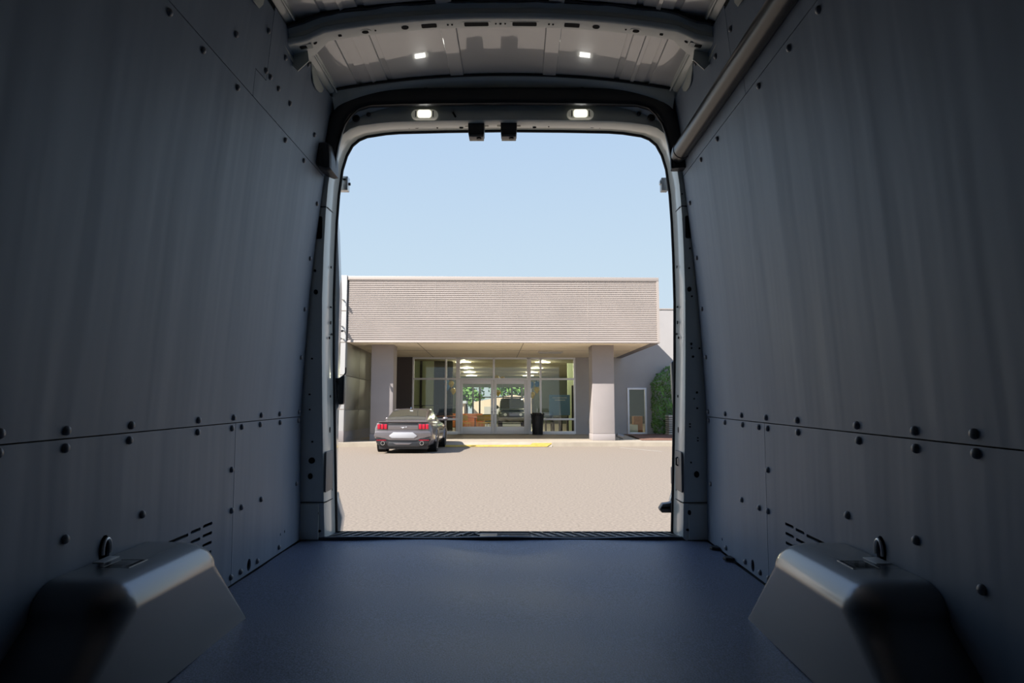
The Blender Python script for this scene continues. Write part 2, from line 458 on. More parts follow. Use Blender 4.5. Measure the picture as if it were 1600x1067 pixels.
# --- wheel arch covers
def arch_cover(side):
    xw = wallx(side, 0, -.002); s = side
    def X(d): return xw - s*d
    name = 'right' if s > 0 else 'left'
    m = MB(); rings = []; zt, z1, rin = .253, .190, .072
    lev = [(z1*k/6, 0.0) for k in range(7)] + [(z1 + (zt-z1)*math.sin(R(a_)), rin*(1-math.cos(R(a_)))) for a_ in range(9, 91, 9)]
    for z, ins in lev:
        q = min(1, z/z1)
        yr = 1.985 - .168*q - ins*1.05; yf = 1.11 + .225*q + ins*1.1; d = .176 - .004*q - ins*1.1
        r = max(.012, .028 + .045*q - ins*.75); ring = [(X(0), yr, z+.001)]
        for k in range(9):
            t = R(90*k/8); ring.append((X(d - r + r*math.sin(t)), yr - r + r*math.cos(t), z+.001))
        for k in range(9):
            t = R(90*k/8); ring.append((X(d - r + r*math.cos(t)), yf + r - r*math.sin(t), z+.001))
        ring.append((X(0), yf, z+.001)); rings.append(ring)
    m.loft(rings)
    base = (X(.09), 1.49, 0)
    root = empty('wheel_arch_cover', base, label='moulded black wheel arch cover on the %s side of the van floor' % name, cat='wheel arch cover')
    m.build('cover', M['arch'], root, sharp=60)
    b = MB(); b.box(min(X(.046), X(.100)), max(X(.046), X(.100)), 1.495, 1.562, .2525, .2540)
    b.build('recess', M['dark'], root, bevel=.0008, seg=1)
    b = MB()                                    # rim of the recess
    x0, x1 = min(X(.042), X(.104)), max(X(.042), X(.104))
    for q in ((x0, x1, 1.491, 1.495), (x0, x1, 1.562, 1.566), (x0, x0+.004, 1.495, 1.562), (x1-.004, x1, 1.495, 1.562)):
        b.box(*q, .2525, .2545)
    b.build('recess_rim', M['arch'], root)
    # tie-down: folded plate over the cover with its ring standing in the wall's oval hole
    td = empty('tie_down_bracket', (X(.02), 1.565, .254), label='pale metal tie-down bracket in the oval wall hole above the %s wheel arch cover' % name, cat='bracket')
    b = MB(); b.box(min(X(.0), X(.034)), max(X(.0), X(.026)), 1.530, 1.590, .2535, .2560)
    b.build('plate', M['bracketpaint'], td, bevel=.001)
    b = MB(); pth = [(X(.004), 1.577 + .015*math.cos(t), .272 + .026*math.sin(t)) for t in [PI*k/10 for k in range(-1, 12)]]
    b.tube(pth, .0035, 8); b.build('ring', M['zinc'], td)
for s in (-1, 1): arch_cover(s)
for s, y0, n_ in ((1, 2.62, 'rearmost'), (1, 2.80, 'nearer the pillar')):  # black slabs added where the mat edge is torn and dark
    b = MB(); x = wallx(1, 0, -.004)
    b.prism([(x, y0, .002), (x-.03, y0+.012, .002), (x-.036, y0+.03, .002), (x-.02, y0+.045, .002), (x, y0+.05, .002)], (0, 0, .012))
    tag(b.build('notch_slab', M['mastic'], loc=(x, y0, .002), bevel=.002),
        'small black slab standing in for a dark torn mat notch at the foot of the right wall, %s' % ('nearer the camera' if y0 < 2.7 else 'close to the pillar'), 'mat notch')

# --- ceiling: pressed roof skin with shallow strips
def roofz(x):
    u = min(1.0, abs(x - XC)/.745)
    return 1.945 + .068*(1 - u**2.1)
def bead(x):
    a = abs(x - XC)
    h = 0.0
    for lo, hi, d in ((.172, .226, -.007), (.480, .500, .006), (.548, .562, -.006), (.610, .630, .006)):
        if lo <= a <= hi: h += d
    return h
xs = []
brk = [0, .06, .12, .168, .172, .226, .230, .30, .36, .42, .477, .480, .500, .503, .52, .545, .548, .562, .565, .59, .607, .610, .630, .633, .67, .71, .745]
xs = sorted(set([round(XC - a, 4) for a in brk] + [round(XC + a, 4) for a in brk]))
b = MB(); ysr = [-1.22, -.6, 0, .5, 1.0, 1.4, 1.8, 2.1, 2.4, 2.6, 2.75, 2.86, 2.90]
lowr = [[(x, y, roofz(x) + bead(x)) for x in xs] for y in ysr]
b.loft(lowr, cap=False, closed=False)
bmesh.ops.recalc_face_normals(b.bm, faces=b.bm.faces)
struct(b.build('ceiling', M['roofpaint'], loc=(XC, 1, 1.95), sharp=25), 'painted underside of the van roof with pressed strips')
roof_cover = MB(); roof_cover.box(XC-1.0, XC+1.0, -1.34, 3.12, 2.05, 2.09)
struct(roof_cover.build('trim_1', M['shell'], loc=(XC, 1, 2.05), bevel=.02), 'outer roof skin of the van')

# mastic dots on the roof, rear corners
# --- roof bow
def bowz(x):
    u = min(1.0, abs(x - XC)/.76)
    return 1.961 - .078*u**2.3 - .018*bow_end(x)
def bow_end(x):
    t = max(0.0, min(1.0, (abs(x - XC) - .625)/.07)); return t*t*(3-2*t)
bow = empty('roof_crossmember', (XC, 2.36, 1.90), label='arched pressed steel beam across the van roof with punched holes', cat='roof beam')
xsb = [XC - .755 + 1.51*k/48 for k in range(49)]
b = MB(); rings = []
for x in xsb:
    z = bowz(x); u = abs(x-XC)/.735
    h = .050 + .012*bow_end(x); yb = 2.395 + .045*bow_end(x)
    bulge = .006*math.sin(u*22)
    # face towards the cargo space, then bottom flange, then rear web up again
    rings.append([(x, 2.315, z+h), (x, 2.305+bulge*.5, z+h-.006), (x, 2.314, z+.036), (x, 2.321, z+.032), (x, 2.323, z+.020), (x, 2.319, z+.014), (x, 2.326, z+.004), (x, 2.338, z),
                  (x, yb, z+.002), (x, yb+.005, z+.008), (x, yb+.01, z+h), (x, yb+.005, z+h+.003)])
b.loft(rings, cap=True, closed=True); b.build('beam', M['paint'], bow, sharp=40)
b = MB(); b.tube([(x, 2.300, bowz(x)+.051 + .003*math.sin(x*40)) for x in xsb], .008, 8)
b.build('sealant_bead', M['mastic'], bow)
b = MB(); b.tube([(x, 2.41, roofz(x)-.004) for x in xsb[2:-2]], .007, 8); b.build('sealant_bead', M['mastic'], bow)
# raised pads and holes on the flange
def bowhole(xr, w, d, rim=0.0, round_=False, y=2.367):
    x = XC + xr; z = bowz(x)
    out = [(x + px, y + py, z - .0012) for px, py in (rrect(w, d, min(w, d)*.18, 2) if not round_ else [(w/2*math.cos(2*PI*k/16), d/2*math.sin(2*PI*k/16)) for k in range(16)])]
    sl = (bowz(x+.01) - bowz(x-.01))/.02
    out = [(p[0], p[1], p[2] + sl*(p[0]-x)) for p in out]
    b = MB(); b.prism(out, (0, 0, .0022)); b.build('hole', M['dark'], bow, smooth=False)
    if rim:
        o2 = [(x + (p[0]-x)*(1+rim), y + (p[1]-y)*(1+rim), p[2]+.0004) for p in out]
        b = MB(); b.prism(o2, (0, 0, .0028)); b.build('hole_rim', M['paint'], bow, smooth=False)
for xr, w, d, rim, rd in ((-.087, .088, .026, .18, 0), (.087, .088, .026, .18, 0), (-.258, .055, .024, 0, 0), (.258, .055, .024, 0, 0),
                          (-.345, .026, .024, 0, 1), (.345, .026, .024, 0, 1), (-.487, .028, .022, .45, 1), (.487, .028, .022, .45, 1),
                          (0, .008, .009, 0, 1), (.017, .006, .007, 0, 1), (-.017, .006, .007, 0, 1), (-.175, .007, .008, 0, 1), (.175, .007, .008, 0, 1),
                          (-.19, .007, .008, 0, 1), (.19, .007, .008, 0, 1), (-.452, .006, .007, 0, 1), (.452, .006, .007, 0, 1), (-.58, .012, .012, 0, 0), (.58, .012, .012, 0, 0),
                          (-.705, .036, .020, .45, 0), (.705, .036, .020, .45, 0), (-.668, .012, .010, 0, 1), (.668, .012, .010, 0, 1)):
    bowhole(xr, w, d, rim, bool(rd))
for s in (-1, 1):       # end gussets that come down onto the side rails
    x = XC + s*.753
    b = MB(); b.prism([(x + s*.020, 2.40, 1.885), (x + s*.020, 2.40, 1.842), (x - s*.012, 2.40, 1.806), (x - s*.052, 2.40, 1.845), (x - s*.046, 2.40, 1.885)], (0, .004, 0))
    b.build('gusset', M['paint'], bow, bevel=.0015)
    b = MB(); b.tube([(x + s*.020, 2.402, 1.86), (x + s*.020, 2.402, 1.842), (x - s*.012, 2.402, 1.806), (x - s*.052, 2.402, 1.845)], .0032, 6); b.build('gusset_edge', M['paint'], bow)
    b = MB(); b.prism([(x + s*.004, 2.31, 1.93), (x + s*.004, 2.30, 1.850), (x + s*.004, 2.40, 1.832), (x + s*.004, 2.44, 1.86), (x + s*.004, 2.45, 1.935)], (s*.004, 0, 0)); b.build('bracket', M['paint'], bow)
    for yy, zz, r_ in ((2.33, 1.885, .005), (2.35, 1.887, .005)):
        b = MB(); b.cyl((x - s*.0012, yy, zz), (x + s*.002, yy, zz), r_, 12); b.build('hole', M['dark'], bow)

# --- roof side rails with hanging tabs
for s, nm in ((-1, 'left'), (1, 'right')):
    root = empty('roof_side_rail', (XC + s*.77, 1.4, 1.95), label='painted steel rail with hanging tabs along the %s roof edge' % nm, cat='roof rail')
    b = MB()
    sec = [(.715, 1.952), (.735, 1.932), (.752, 1.926), (.760, 1.940), (.785, 1.944), (.79, 1.99), (.715, 1.99)]
    b.loft([[(XC + s*a, y, z) for a, z in sec] for y in (-1.2, .2, 1.2, 2.0, 2.92)]); b.build('rail', M['paint'], root, sharp=30)
    b = MB(); b.tube([(XC + s*.722, y, 1.936) for y in (-1.2, 1, 2.9)], .0045, 8); b.build('flange_edge', M['paint'], root)
    for pts in ([(2.57, 1.95), (2.585, 1.90), (2.61, 1.862), (2.65, 1.853), (2.70, 1.860), (2.735, 1.876), (2.77, 1.91), (2.795, 1.95)],
                [(1.88, 1.94), (1.92, 1.89), (1.96, 1.845), (2.0, 1.829), (2.05, 1.835), (2.08, 1.865), (2.105, 1.94)]):
        b = MB(); x = XC + s*.750
        b.prism([(x + s*.004*math.sin(q*9), q, z) for q, z in pts], (s*.004, 0, 0)); b.build('tab', M['paint'], root, bevel=.0012)

# --- rear door frame (ring) : opening edge I, inner corner C, outer line O, each (half width, z)
RI = [(.766, -.004), (.772, .25), (.778, .55), (.782, .80), (.784, 1.05), (.782, 1.264), (.778, 1.42), (.771, 1.55), (.757, 1.67), (.738, 1.738), (.712, 1.788), (.680, 1.816), (.643, 1.832), (.555, 1.846), (.490, 1.851), (.27, 1.856), (0, 1.859)]
RO = [(.905, -.004), (.904, .25), (.903, .55), (.888, .80), (.868, 1.05), (.850, 1.264), (.832, 1.42), (.818, 1.55), (.806, 1.68), (.797, 1.77), (.785, 1.85), (.76, 1.92), (.70, 1.95), (.60, 1.975), (.50, 1.99), (.28, 2.008), (0, 2.015)]
def fy(z): return .062*max(0.0, 1 - max(z, 0)/1.0)      # the frame leans back towards its foot
def ring_sec(i):
    (ix, iz), (ox, oz) = RI[i], RO[i]
    t = max(0.0, min(1.0, (i - 6)/7.0)); dz = .018*t
    cx, cz = ix + .005*(1-t), iz - dz
    def mixp(a, b_, k): return (a[0] + (b_[0]-a[0])*k, a[1] + (b_[1]-a[1])*k)
    C0 = mixp((cx, cz), (ox, oz), .14); C1 = mixp((cx, cz), (ox, oz), .04)
    return [(ox, oz, 2.955), (C0[0], C0[1], 2.950), (C1[0], C1[1], 2.953), (cx, cz, 2.966), (ix, iz, 3.095), (ix+.004, iz+.003*t, 3.102),
            (ix + (ox-ix)*.9 + .03, iz + (oz-iz)*.9, 3.105), (ox + .03, oz + .01, 3.09)]
b = MB(); rings = []
for s in (-1, 1):
    idx = range(len(RI)) if s < 0 else range(len(RI)-2, -1, -1)
    for i in idx: rings.append([(XC + s*x, y + fy(z), z) for x, z, y in ring_sec(i)])
b.loft(rings, cap=True)
frame = struct(b.build('trim_2', M['paint'], loc=(XC, 3.0, 0), sharp=45), 'grey-green painted steel rear door frame of the van')
def full_path(pts, y, dx=0, dz=0):
    return [(XC - x - dx, y + (fy(z) if y > 3 else 0), z + dz) for x, z in pts] + [(XC + x + dx, y + (fy(z) if y > 3 else 0), z + dz) for x, z in pts[-2::-1]]
b = MB(); b.tube(full_path([(x - .001, z - .001) for x, z in RI], 3.104), .0085, 8); b.build('door_seal', M['rubber'], frame)
# folded seams across the pillars
for s in (-1, 1):
    for z in (1.453, .161):
        xi = .774 if z < 1 else .781; xo = .9 if z < 1 else .83; q = fy(z)
        b = MB()
        b.box(min(XC+s*xi, XC+s*xo), max(XC+s*xi, XC+s*xo), 2.9475+q, 2.952+q, z-.0018, z+.0018)
        b.box(min(XC+s*(xi-.003), XC+s*(xi+.004)), max(XC+s*(xi-.003), XC+s*(xi+.004)), 2.96+q, 3.09+q, z-.0018, z+.0018)
        b.build('seam', M['dark'], frame, smooth=False)
    # lower cover plate slightly proud of the pillar
    b = MB(); b.box(min(XC+s*.800, XC+s*.882), max(XC+s*.800, XC+s*.882), 2.998, 3.010, .004, .154); b.build('cover_plate', M['paint'], frame, bevel=.002)
    # oblong recess near the top of the pillar
    b = MB(); pts = rrect(.032, .100, .007); xq = .814
    b.prism([(XC + s*xq + px + s*.0, 2.9468, 1.360 + pz) for px, pz in pts], (0, .006, 0)); b.build('recess_cover', M['dark'], frame, bevel=.001)
    # holes in the front face, their shade drawn as black discs: (half x, z, rx, rz)
    gl = ([(.819, 1.074, .009, .011), (.825, 1.168, .005, .006), (.833, .783, .004, .004), (.843, .628, .004, .004), (.842, .562, .003, .004), (.830, .423, .004, .004), (.832, .3415, .0135, .0135), (.838, .274, .010, .013), (.807, .115, .007, .011), (.797, .038, .008, .005)] if s < 0 else
          [(.8095, 1.084, .009, .011), (.811, 1.177, .004, .004), (.816, 1.2645, .0035, .004), (.820, 1.053, .004, .004), (.816, .846, .004, .006), (.817, .828, .003, .004), (.823, .791, .005, .005), (.851, .827, .004, .004), (.839, .636, .004, .005), (.827, .609, .003, .003), (.840, .568, .004, .004), (.808, .500, .004, .003), (.808, .488, .004, .003), (.842, .440, .003, .003), (.842, .428, .003, .003), (.812, .334, .003, .004), (.836, .283, .011, .014), (.803, .1195, .007, .011), (.796, .045, .008, .005), (.787, 1.5075, .003, .003)])
    for hx, z, rx, rz in gl:
        b = MB(); y_ = 2.9462 + fy(z) - (.003 if z < .15 else 0); b.prism([(XC + s*hx + rx*math.cos(2*PI*k/14), y_, z + rz*math.sin(2*PI*k/14)) for k in range(14)], (0, .006, 0))
        b.build('hole_shade', M['dark'], frame, sharp=30)
    # slots, their shade drawn as black discs, and latch plate on the jamb
    for yy, z, ry, rz in ((3.06, .205, .006, .010), (3.06, .115, .010, .014), (3.03, .035, .012, .014), (3.075, .085, .002, .014), (3.04, .47, .010, .014), (3.05, .95, .006, .008), (3.05, 1.02, .012, .004), (3.04, 1.20, .004, .006), (3.05, .62, .004, .006), (3.03, .88, .008, .006), (3.07, .90, .008, .005)):
        x = XC + s*(.772 if z < .4 else .778); yy += fy(z)
        b = MB(); b.prism([(x, yy + ry*math.cos(2*PI*k/12), z + rz*math.sin(2*PI*k/12)) for k in range(12)], (s*.003, 0, 0)); b.build('hole_shade', M['dark'], frame, sharp=30)
    b = MB(); pts = rrect(.118, .176, .012)
    b.prism([(XC + s*.779, 3.058 + p, .291 + q) for p, q in pts], (-s*.008, 0, 0)); pl = b.build('latch_plate', M['plate'], frame, bevel=.003)
    if s > 0:
        b = MB(); b.tube([(XC+.771, 3.06, .350), (XC+.764, 3.06, .347), (XC+.764, 3.06, .318), (XC+.771, 3.06, .315)], .004, 8); b.build('striker_loop', M['black'], frame)
# under the header: round hole, slots, small holes, their shade drawn as black discs
for xr, y, rx, ry in ((-.44, 3.03, .012, .014), (.365, 3.03, .012, .014), (-.345, 3.04, .004, .006), (-.235, 3.04, .009, .006), (.10, 3.04, .008, .006), (.165, 3.03, .003, .003), (.40, 3.045, .003, .003), (-.475, 3.045, .003, .003), (-.462, 3.00, .003, .003)):
    zt = 1.849
    b = MB(); b.prism([(XC + xr + .04 + rx*math.cos(2*PI*k/14), y + ry*math.sin(2*PI*k/14), zt - .004) for k in range(14)], (0, 0, .008)); b.build('hole_shade', M['dark'], frame, sharp=30)
for s, xr, dx in ((-1, -.225, .012), (1, .315, .03)):
    b = MB(); b.tube([(XC + xr, 2.948, 1.880), (XC + xr + dx, 2.946, 1.858)], .004, 8); b.build('slot', M['dark'], frame)
for s in (-1, 1):
    for a, z, r_ in ((.600, 1.868, .010), (.655, 1.850, .017)):
        b = MB(); b.ball((XC + s*a, 2.94, z), r_, .008, r_); b.build('rubber_plug', M['mastic'], frame)
    # plastic post under the black trim
# header panel between roof and frame: curved band
b = MB(); rings = []
for k in range(41):
    x = XC - .74 + 1.48*k/40; zt = roofz(x); u = abs(x-XC)/.74
    drop = .075*u**6
    rings.append([(x, 2.855, zt-.002), (x, 2.862, zt-.014-drop*.3), (x, 2.885, zt-.022-drop*.6), (x, 2.91, zt-.036-drop), (x, 2.935, zt-.06-drop), (x, 2.95, zt-.07-drop), (x, 2.953, zt+.01)])
b.loft(rings); struct(b.build('trim_3', M['paint'], loc=(XC, 2.9, 1.95), sharp=50), 'painted header panel where the roof meets the rear door frame')
b = MB(); b.tube([(XC - .735 + 1.47*k/30, 2.853, roofz(XC - .735 + 1.47*k/30)-.006) for k in range(31)], .006, 8)
b.build('sealant_bead', M['mastic'], bpy.data.objects['trim_3'])

# --- black padded trim arch over the opening
TP = [(.768, 1.605), (.766, 1.66), (.757, 1.72), (.744, 1.778), (.729, 1.825), (.702, 1.870), (.662, 1.906), (.597, 1.927), (.45, 1.932), (.30, 1.934), (.15, 1.935), (0, 1.936)]
pts = []
for (a, z), (a2, z2) in zip(TP, TP[1:]):
    pts += [(a, z), ((a+a2)/2, (z+z2)/2)]
pts.append(TP[-1])
b = MB(); b.sweep(full_path(pts, 2.912), [(p*1.0, q) for p, q in rrect(.074, .05, .018, 4)], (0, 1, 0))
arch = empty('header_trim', (XC, 2.905, 1.89), label='black padded trim arching over the rear door opening inside the van', cat='trim')
b.build('pad', M['black'], arch, sharp=60)
b = MB(); b.tube(full_path([(x - .036*(1 if i < 10 else max(0, 1-(i-10)*.12)), z - .034*min(1, i/14)) for i, (x, z) in enumerate(pts)], 2.895), .005, 8); b.build('piping', M['rail'], arch)
for xr in (-.34, .345):
    b = MB(); b.sweep([(XC+xr-.006, 2.912, 1.934), (XC+xr+.006, 2.912, 1.934)], rrect(.077, .053, .019, 4), (0, 1, 0)); b.build('joint_band', M['black'], arch)
# left end cap, standing against the wall
cap = empty('trim_end_cap', (XC-.79, 2.87, 1.54), label='black boxy end cap at the lower left end of the header trim', cat='end cap')
b = MB(); x = XC - .775
b.loft([[(x + .004 + p*k*.86, 2.865 + d, 1.637 + q*k*.86) for p, q in [(-.028, .068), (-.034, .055), (-.030, -.035), (-.012, -.058), (.030, -.075), (.052, -.070), (.050, .0), (.040, .06), (.020, .072)]] for k, d in ((.86, -.055), (.97, -.046), (1.0, -.03), (1.0, .07))])
b.build('cover', M['black'], cap, sharp=50)
b = MB(); b.prism([(x+.002, 2.807, 1.687), (x+.022, 2.812, 1.632), (x+.030, 2.812, 1.584), (x+.006, 2.807, 1.600), (x-.004, 2.807, 1.632)], (0, .004, 0)); b.build('facet', M['rail'], cap, bevel=.0015)
# right tube cover along the wall
rail = empty('tube_cover', (.70, 1.5, 1.62), label='long satin black tube cover running forward along the upper right wall', cat='tube')
b = MB()
ry = [2.835, 2.6, 2.3, 2.0, 1.6, 1.2, .8, .2, -1.1]
sec = []
def rail_ring(y, sc=1.0, dx=0.0, dz=0.0):
    return [(.703 + dx + .0355*sc*math.cos(2*PI*k/20), y, 1.663 + dz + .037*sc*math.sin(2*PI*k/20)) for k in range(20)]
b.loft([rail_ring(y) for y in ry]); b.build('tube', M['rail'], rail, sharp=60)
b = MB(); b.loft([rail_ring(2.828, 1.06), rail_ring(2.84, 1.09), rail_ring(2.865, 1.02), rail_ring(2.90, .85, -.002, -.008), rail_ring(2.925, .5, -.004, -.012)]); b.build('end_elbow', M['rail'], rail, sharp=60)

# --- two lit dome lamps in the header
for xr, nm in ((-.145+XC*0, 'left'), (.0, 'right')):
    x = -.407 if nm == 'left' else .284
    root = empty('dome_lamp', (x, 2.935, 1.866), label='lit LED cargo lamp set in the door header, the %s one' % nm, cat='lamp')
    b = MB(); oc = []
    b.loft([[(x + p*k, y, 1.866 + q*k) for p, q in rrect(.118, .044, .0215, 6)] for k, y in ((1.0, 2.948), (1.0, 2.938), (.93, 2.930))])
    b.build('housing', M['lamp_housing'], root, sharp=60)
    b = MB(); b.loft([[(x + p*k, y, 1.866 + q*k) for p, q in rrect(.062, .036, .012, 5)] for k, y in ((1.0, 2.932), (1.0, 2.9275), (.92, 2.9255))])
    b.build('lens', M['lamp_lens'], root, sharp=60)
    for i in range(4):
        for j in range(2):
            cx_, cz_ = x - .0165 + .011*i, 1.866 - .0055 + .011*j
            b = MB(); b.box(cx_-.0042, cx_+.0042, 2.9240, 2.9262, cz_-.0042, cz_+.0042); b.build('led', M['lamp_led'], root)
    for q in (x-.041, x+.036):
        b = MB(); b.box(q, q+.005, 2.9275, 2.931, 1.852, 1.880); b.build('clip', M['plate'], root, bevel=.001)

# --- two latch receivers hanging from the header
for x, nm in ((-.180, 'left'), (-.034, 'right')):
    root = empty('latch_receiver', (x, 3.0, 1.80), label='black door latch receiver hanging from the header centre, the %s of the pair' % nm, cat='latch')
    b = MB(); b.box(x-.054, x+.054, 2.958, 3.03, 1.846, 1.856); b.build('flange', M['black'], root, bevel=.002)
    b = MB(); b.prism([(x-.037, 2.972, 1.850), (x-.035, 2.972, 1.789), (x+.035, 2.972, 1.789), (x+.037, 2.972, 1.850)], (0, .06, 0)); b.build('block', M['black'], root, bevel=.003)
    b = MB(); b.box(x-.033, x+.033, 2.974, 3.03, 1.779, 1.7895); b.build('catch', M['plate'], root, bevel=.002)
    b = MB(); b.cyl((x+.012, 2.99, 1.780), (x+.012, 2.99, 1.772), .011, 12); b.build('pin', M['black'], root)

# --- sill plate
sill = empty('sill_plate', (XC, 3.084, .0), label='black ribbed plastic scuff plate along the rear door sill', cat='sill plate')
b = MB(); sec = [(3.012, .000), (3.014, .010), (3.02, .0125), (3.028, .011), (3.036, .006), (3.149, .004), (3.176, .002), (3.182, -.012), (3.012, -.012)]
rings = []
for k in range(41):
    x = XC - .80 + 1.60*k/40; wv = .0035*math.sin(k*.38) 
    rings.append([(x, y + (-.006*math.sin(k*.29+1) if y < 3.034 else 0), z + (wv if .009 < z else 0)) for y, z in sec])
b.loft(rings); b.build('plate', M['sill'], sill, sharp=40)
nr = 0
for k in range(34):
    x = XC - .765 + .0463*k
    d = -1 if x < XC + .05 else 1
    if abs(x - (XC + .0)) < .13: continue
    b = MB(); b.prism([(x, 3.046, .0050), (x + .006, 3.046, .0050), (x + .006 - d*.05, 3.156, .0035), (x - d*.05, 3.156, .0035)], (0, 0, .0065)); b.build('rib', M['sill'], sill, bevel=.001)
b = MB()
b.box(XC-.78, XC+.78, 3.04, 3.045, .004, .0095); b.box(XC-.78, XC+.78, 3.159, 3.165, .003, .008); b.build('edge_rib', M['sill'], sill, bevel=.001)
b = MB(); b.box(XC-.03, XC+.12, 3.114, 3.12, .004, .0075); b.box(XC-.03, XC+.12, 3.074, 3.079, .004, .0075); b.build('centre_rib', M['sill'], sill)
xl = -.204
b = MB(); b.tube([(xl + .038*math.cos(t), 3.064 + .045*math.sin(t), .009) for t in [PI*k/12 for k in range(13)]], .004, 8); b.build('latch_ring', M['sill'], sill)
b = MB(); b.prism([(xl + .030*math.cos(2*PI*k/20), 3.069 + .030*math.sin(2*PI*k/20), .0055) for k in range(20)], (0, 0, .001)); b.build('latch_hole', M['dark'], sill)
b = MB(); b.ball((XC+.008, 3.064, .007), .018, .01, .004); b.build('boss', M['sill'], sill)

# --- rear doors folded open along the van's sides
def rear_door(side):
    s = side; nm = 'left' if s < 0 else 'right'
    xe = -.862 if s < 0 else .732+.016   # inner edge seen past the jamb
    if s < 0: xe = -.831
    root = empty('door_1' if s < 0 else 'door_2', (xe + s*.38, 3.2, 0), label='open %s rear door of the van, seen edge-on past the jamb' % nm)
    root['kind'] = 'structure'
    b = MB()
    prof = [(0, -.16), (.0, .0), (0, .60), (-.004, 1.1), (.012, 1.4), (.045, 1.62), (.08, 1.80), (.14, 1.88)]
    rings = []
    for d, z in prof:
        x0 = xe + s*d; x1 = xe + s*.76
        sec = [(x0 + s*.012, 3.150), (x0, 3.162), (x0 - s*.0, 3.205), (x0 + s*.018, 3.245), (x1, 3.255), (x1, 3.150)]
        rings.append([(x, y, z) for x, y in sec])
    b.loft(rings); b.build('door_leaf', M['doorpaint'], root, sharp=40)
    if s < 0:
        # flared bottom corner
        b = MB(); b.prism([(xe, 3.17, .18), (xe + .026, 3.20, .06), (xe + .012, 3.20, -.06), (xe - .01, 3.17, -.14), (xe - .02, 3.17, .1)], (0, .06, 0)); b.build('corner_flare', M['doorpaint'], root, bevel=.006)
        # handle: dark grip standing off the edge on its arm
        b = MB(); b.prism([(xe-.02, 3.14, .702), (xe+.012, 3.14, .704), (xe+.028, 3.14, .712), (xe+.039, 3.14, .715), (xe+.038, 3.14, .592), (xe+.034, 3.14, .582), (xe+.013, 3.14, .582), (xe+.012, 3.14, .668), (xe+.004, 3.14, .685), (xe-.02, 3.14, .690)], (0, .03, 0))
        b.build('handle_grip', M['black'], root, bevel=.004)
        b = MB(); b.tube([(xe+.020, 3.15, .706), (xe+.034, 3.15, .716), (xe+.042, 3.15, .728), (xe+.042, 3.15, .752)], .0035, 8); b.build('handle_lever', M['black'], root)
        b = MB(); b.prism([(xe-.03, 3.165, .69), (xe+.006, 3.165, .688), (xe+.012, 3.165, .66), (xe+.012, 3.165, .585), (xe+.002, 3.165, .56), (xe-.03, 3.165, .53)], (0, .05, 0)); b.build('handle_bezel', M['doorpaint'], root, bevel=.008, seg=3)
    else:
        b = MB(); b.prism([(xe-.022, 3.2, .78), (xe-.016, 3.2, .60), (xe+.0, 3.2, .52), (xe+.02, 3.2, .52), (xe+.02, 3.2, .80)], (0, .04, 0)); b.build('handle_bezel', M['plate'], root, bevel=.006)
        b = MB(); b.box(xe-.036, xe+.01, 3.15, 3.20, .216, .296); b.build('stop_buffer', M['plate'], root, bevel=.005)
        b = MB(); b.cyl((xe-.028, 3.17, .372), (xe+.01, 3.17, .372), .006, 10); b.build('stop_pin', M['black'], root)
    # top latch unit on the door
    b = MB(); x0 = -.745 if s < 0 else .662
    if s < 0:
        b.box(-.842, -.799, 3.16, 3.20, 1.593, 1.661); b.build('top_latch', M['zinc'], root, bevel=.003)
        b = MB(); b.box(-.822, -.808, 3.154, 3.162, 1.641, 1.648); b.build('latch_mouth', M['dark'], root)
        b = MB(); b.cyl((-.800, 3.18, 1.628), (-.791, 3.18, 1.628), .007, 12); b.build('latch_roller', M['black'], root)
    else:
        b.box(xe-.062, xe-.03, 3.16, 3.20, 1.589, 1.651); b.build('top_latch', M['bracketpaint'], root, bevel=.003)
        b = MB(); b.box(xe-.068, xe-.055, 3.165, 3.19, 1.622, 1.640); b.build('latch_mouth', M['zinc'], root, bevel=.002)
    return root
rear_door(-1); rear_door(1)
# step bracket outside at the lower right
hb = empty('step_bracket', (.70, 3.2, .08), label='dark forked metal bracket outside the lower right corner of the door opening', cat='bracket')
b = MB(); b.prism([(.655, 3.18, .105), (.670, 3.18, .128), (.70, 3.18, .132), (.74, 3.18, .145), (.76, 3.18, .145), (.76, 3.18, .088), (.665, 3.18, .088)], (0, .045, 0)); b.build('arm', M['plate'], hb, bevel=.004)
b = MB(); b.box(.664, .70, 3.175, 3.18, .107, .116); b.build('slot', M['dark'], hb)
b = MB(); b.prism([(.715, 3.24, .13), (.73, 3.24, .18), (.75, 3.24, .20), (.78, 3.24, .20), (.78, 3.24, .11)], (0, .03, 0)); b.build('base', M['zinc'], hb, bevel=.004)

# ================================================================== OUTDOORS
b = MB(); b.box(-70, 70, -60, 140, -.2, 0)
struct(b.build('parking_lot', M['lot'], frame='W', loc=(0, 20, 0)), 'sunlit tan asphalt parking lot')
SW = .15
# sidewalk with its kerb, dropped in front of the doors
b = MB()
b.prism([(-40, -.50, 0), (-2.9, -.50, 0), (-2.9, 40, 0), (-40, 40, 0)], (0, 0, SW))
b.prism([(1.45, -.50, 0), (40, -.50, 0), (40, 40, 0), (1.45, 40, 0)], (0, 0, SW))
b.prism([(-2.9, -.15, 0), (1.45, -.15, 0), (1.45, 40, 0), (-2.9, 40, 0)], (0, 0, SW))
struct(b.build('sidewalk', M['concrete'], frame='B', loc=(0, 4, 0), bevel=.0), 'pale concrete sidewalk in front of the showroom')
b = MB()
b.prism([(-2.9, -.62, .003), (-2.5, -.70, .003), (1.0, -.70, .003), (1.45, -.62, .003), (1.45, -.15, SW+.004), (-2.9, -.15, SW+.004)], (0, 0, .004))
b.build('kerb_ramp', M['concrete'], frame='B', loc=(-.7, -.4, 0)); struct(bpy.data.objects['kerb_ramp'], 'sloping concrete kerb ramp in front of the doors')
b = MB()
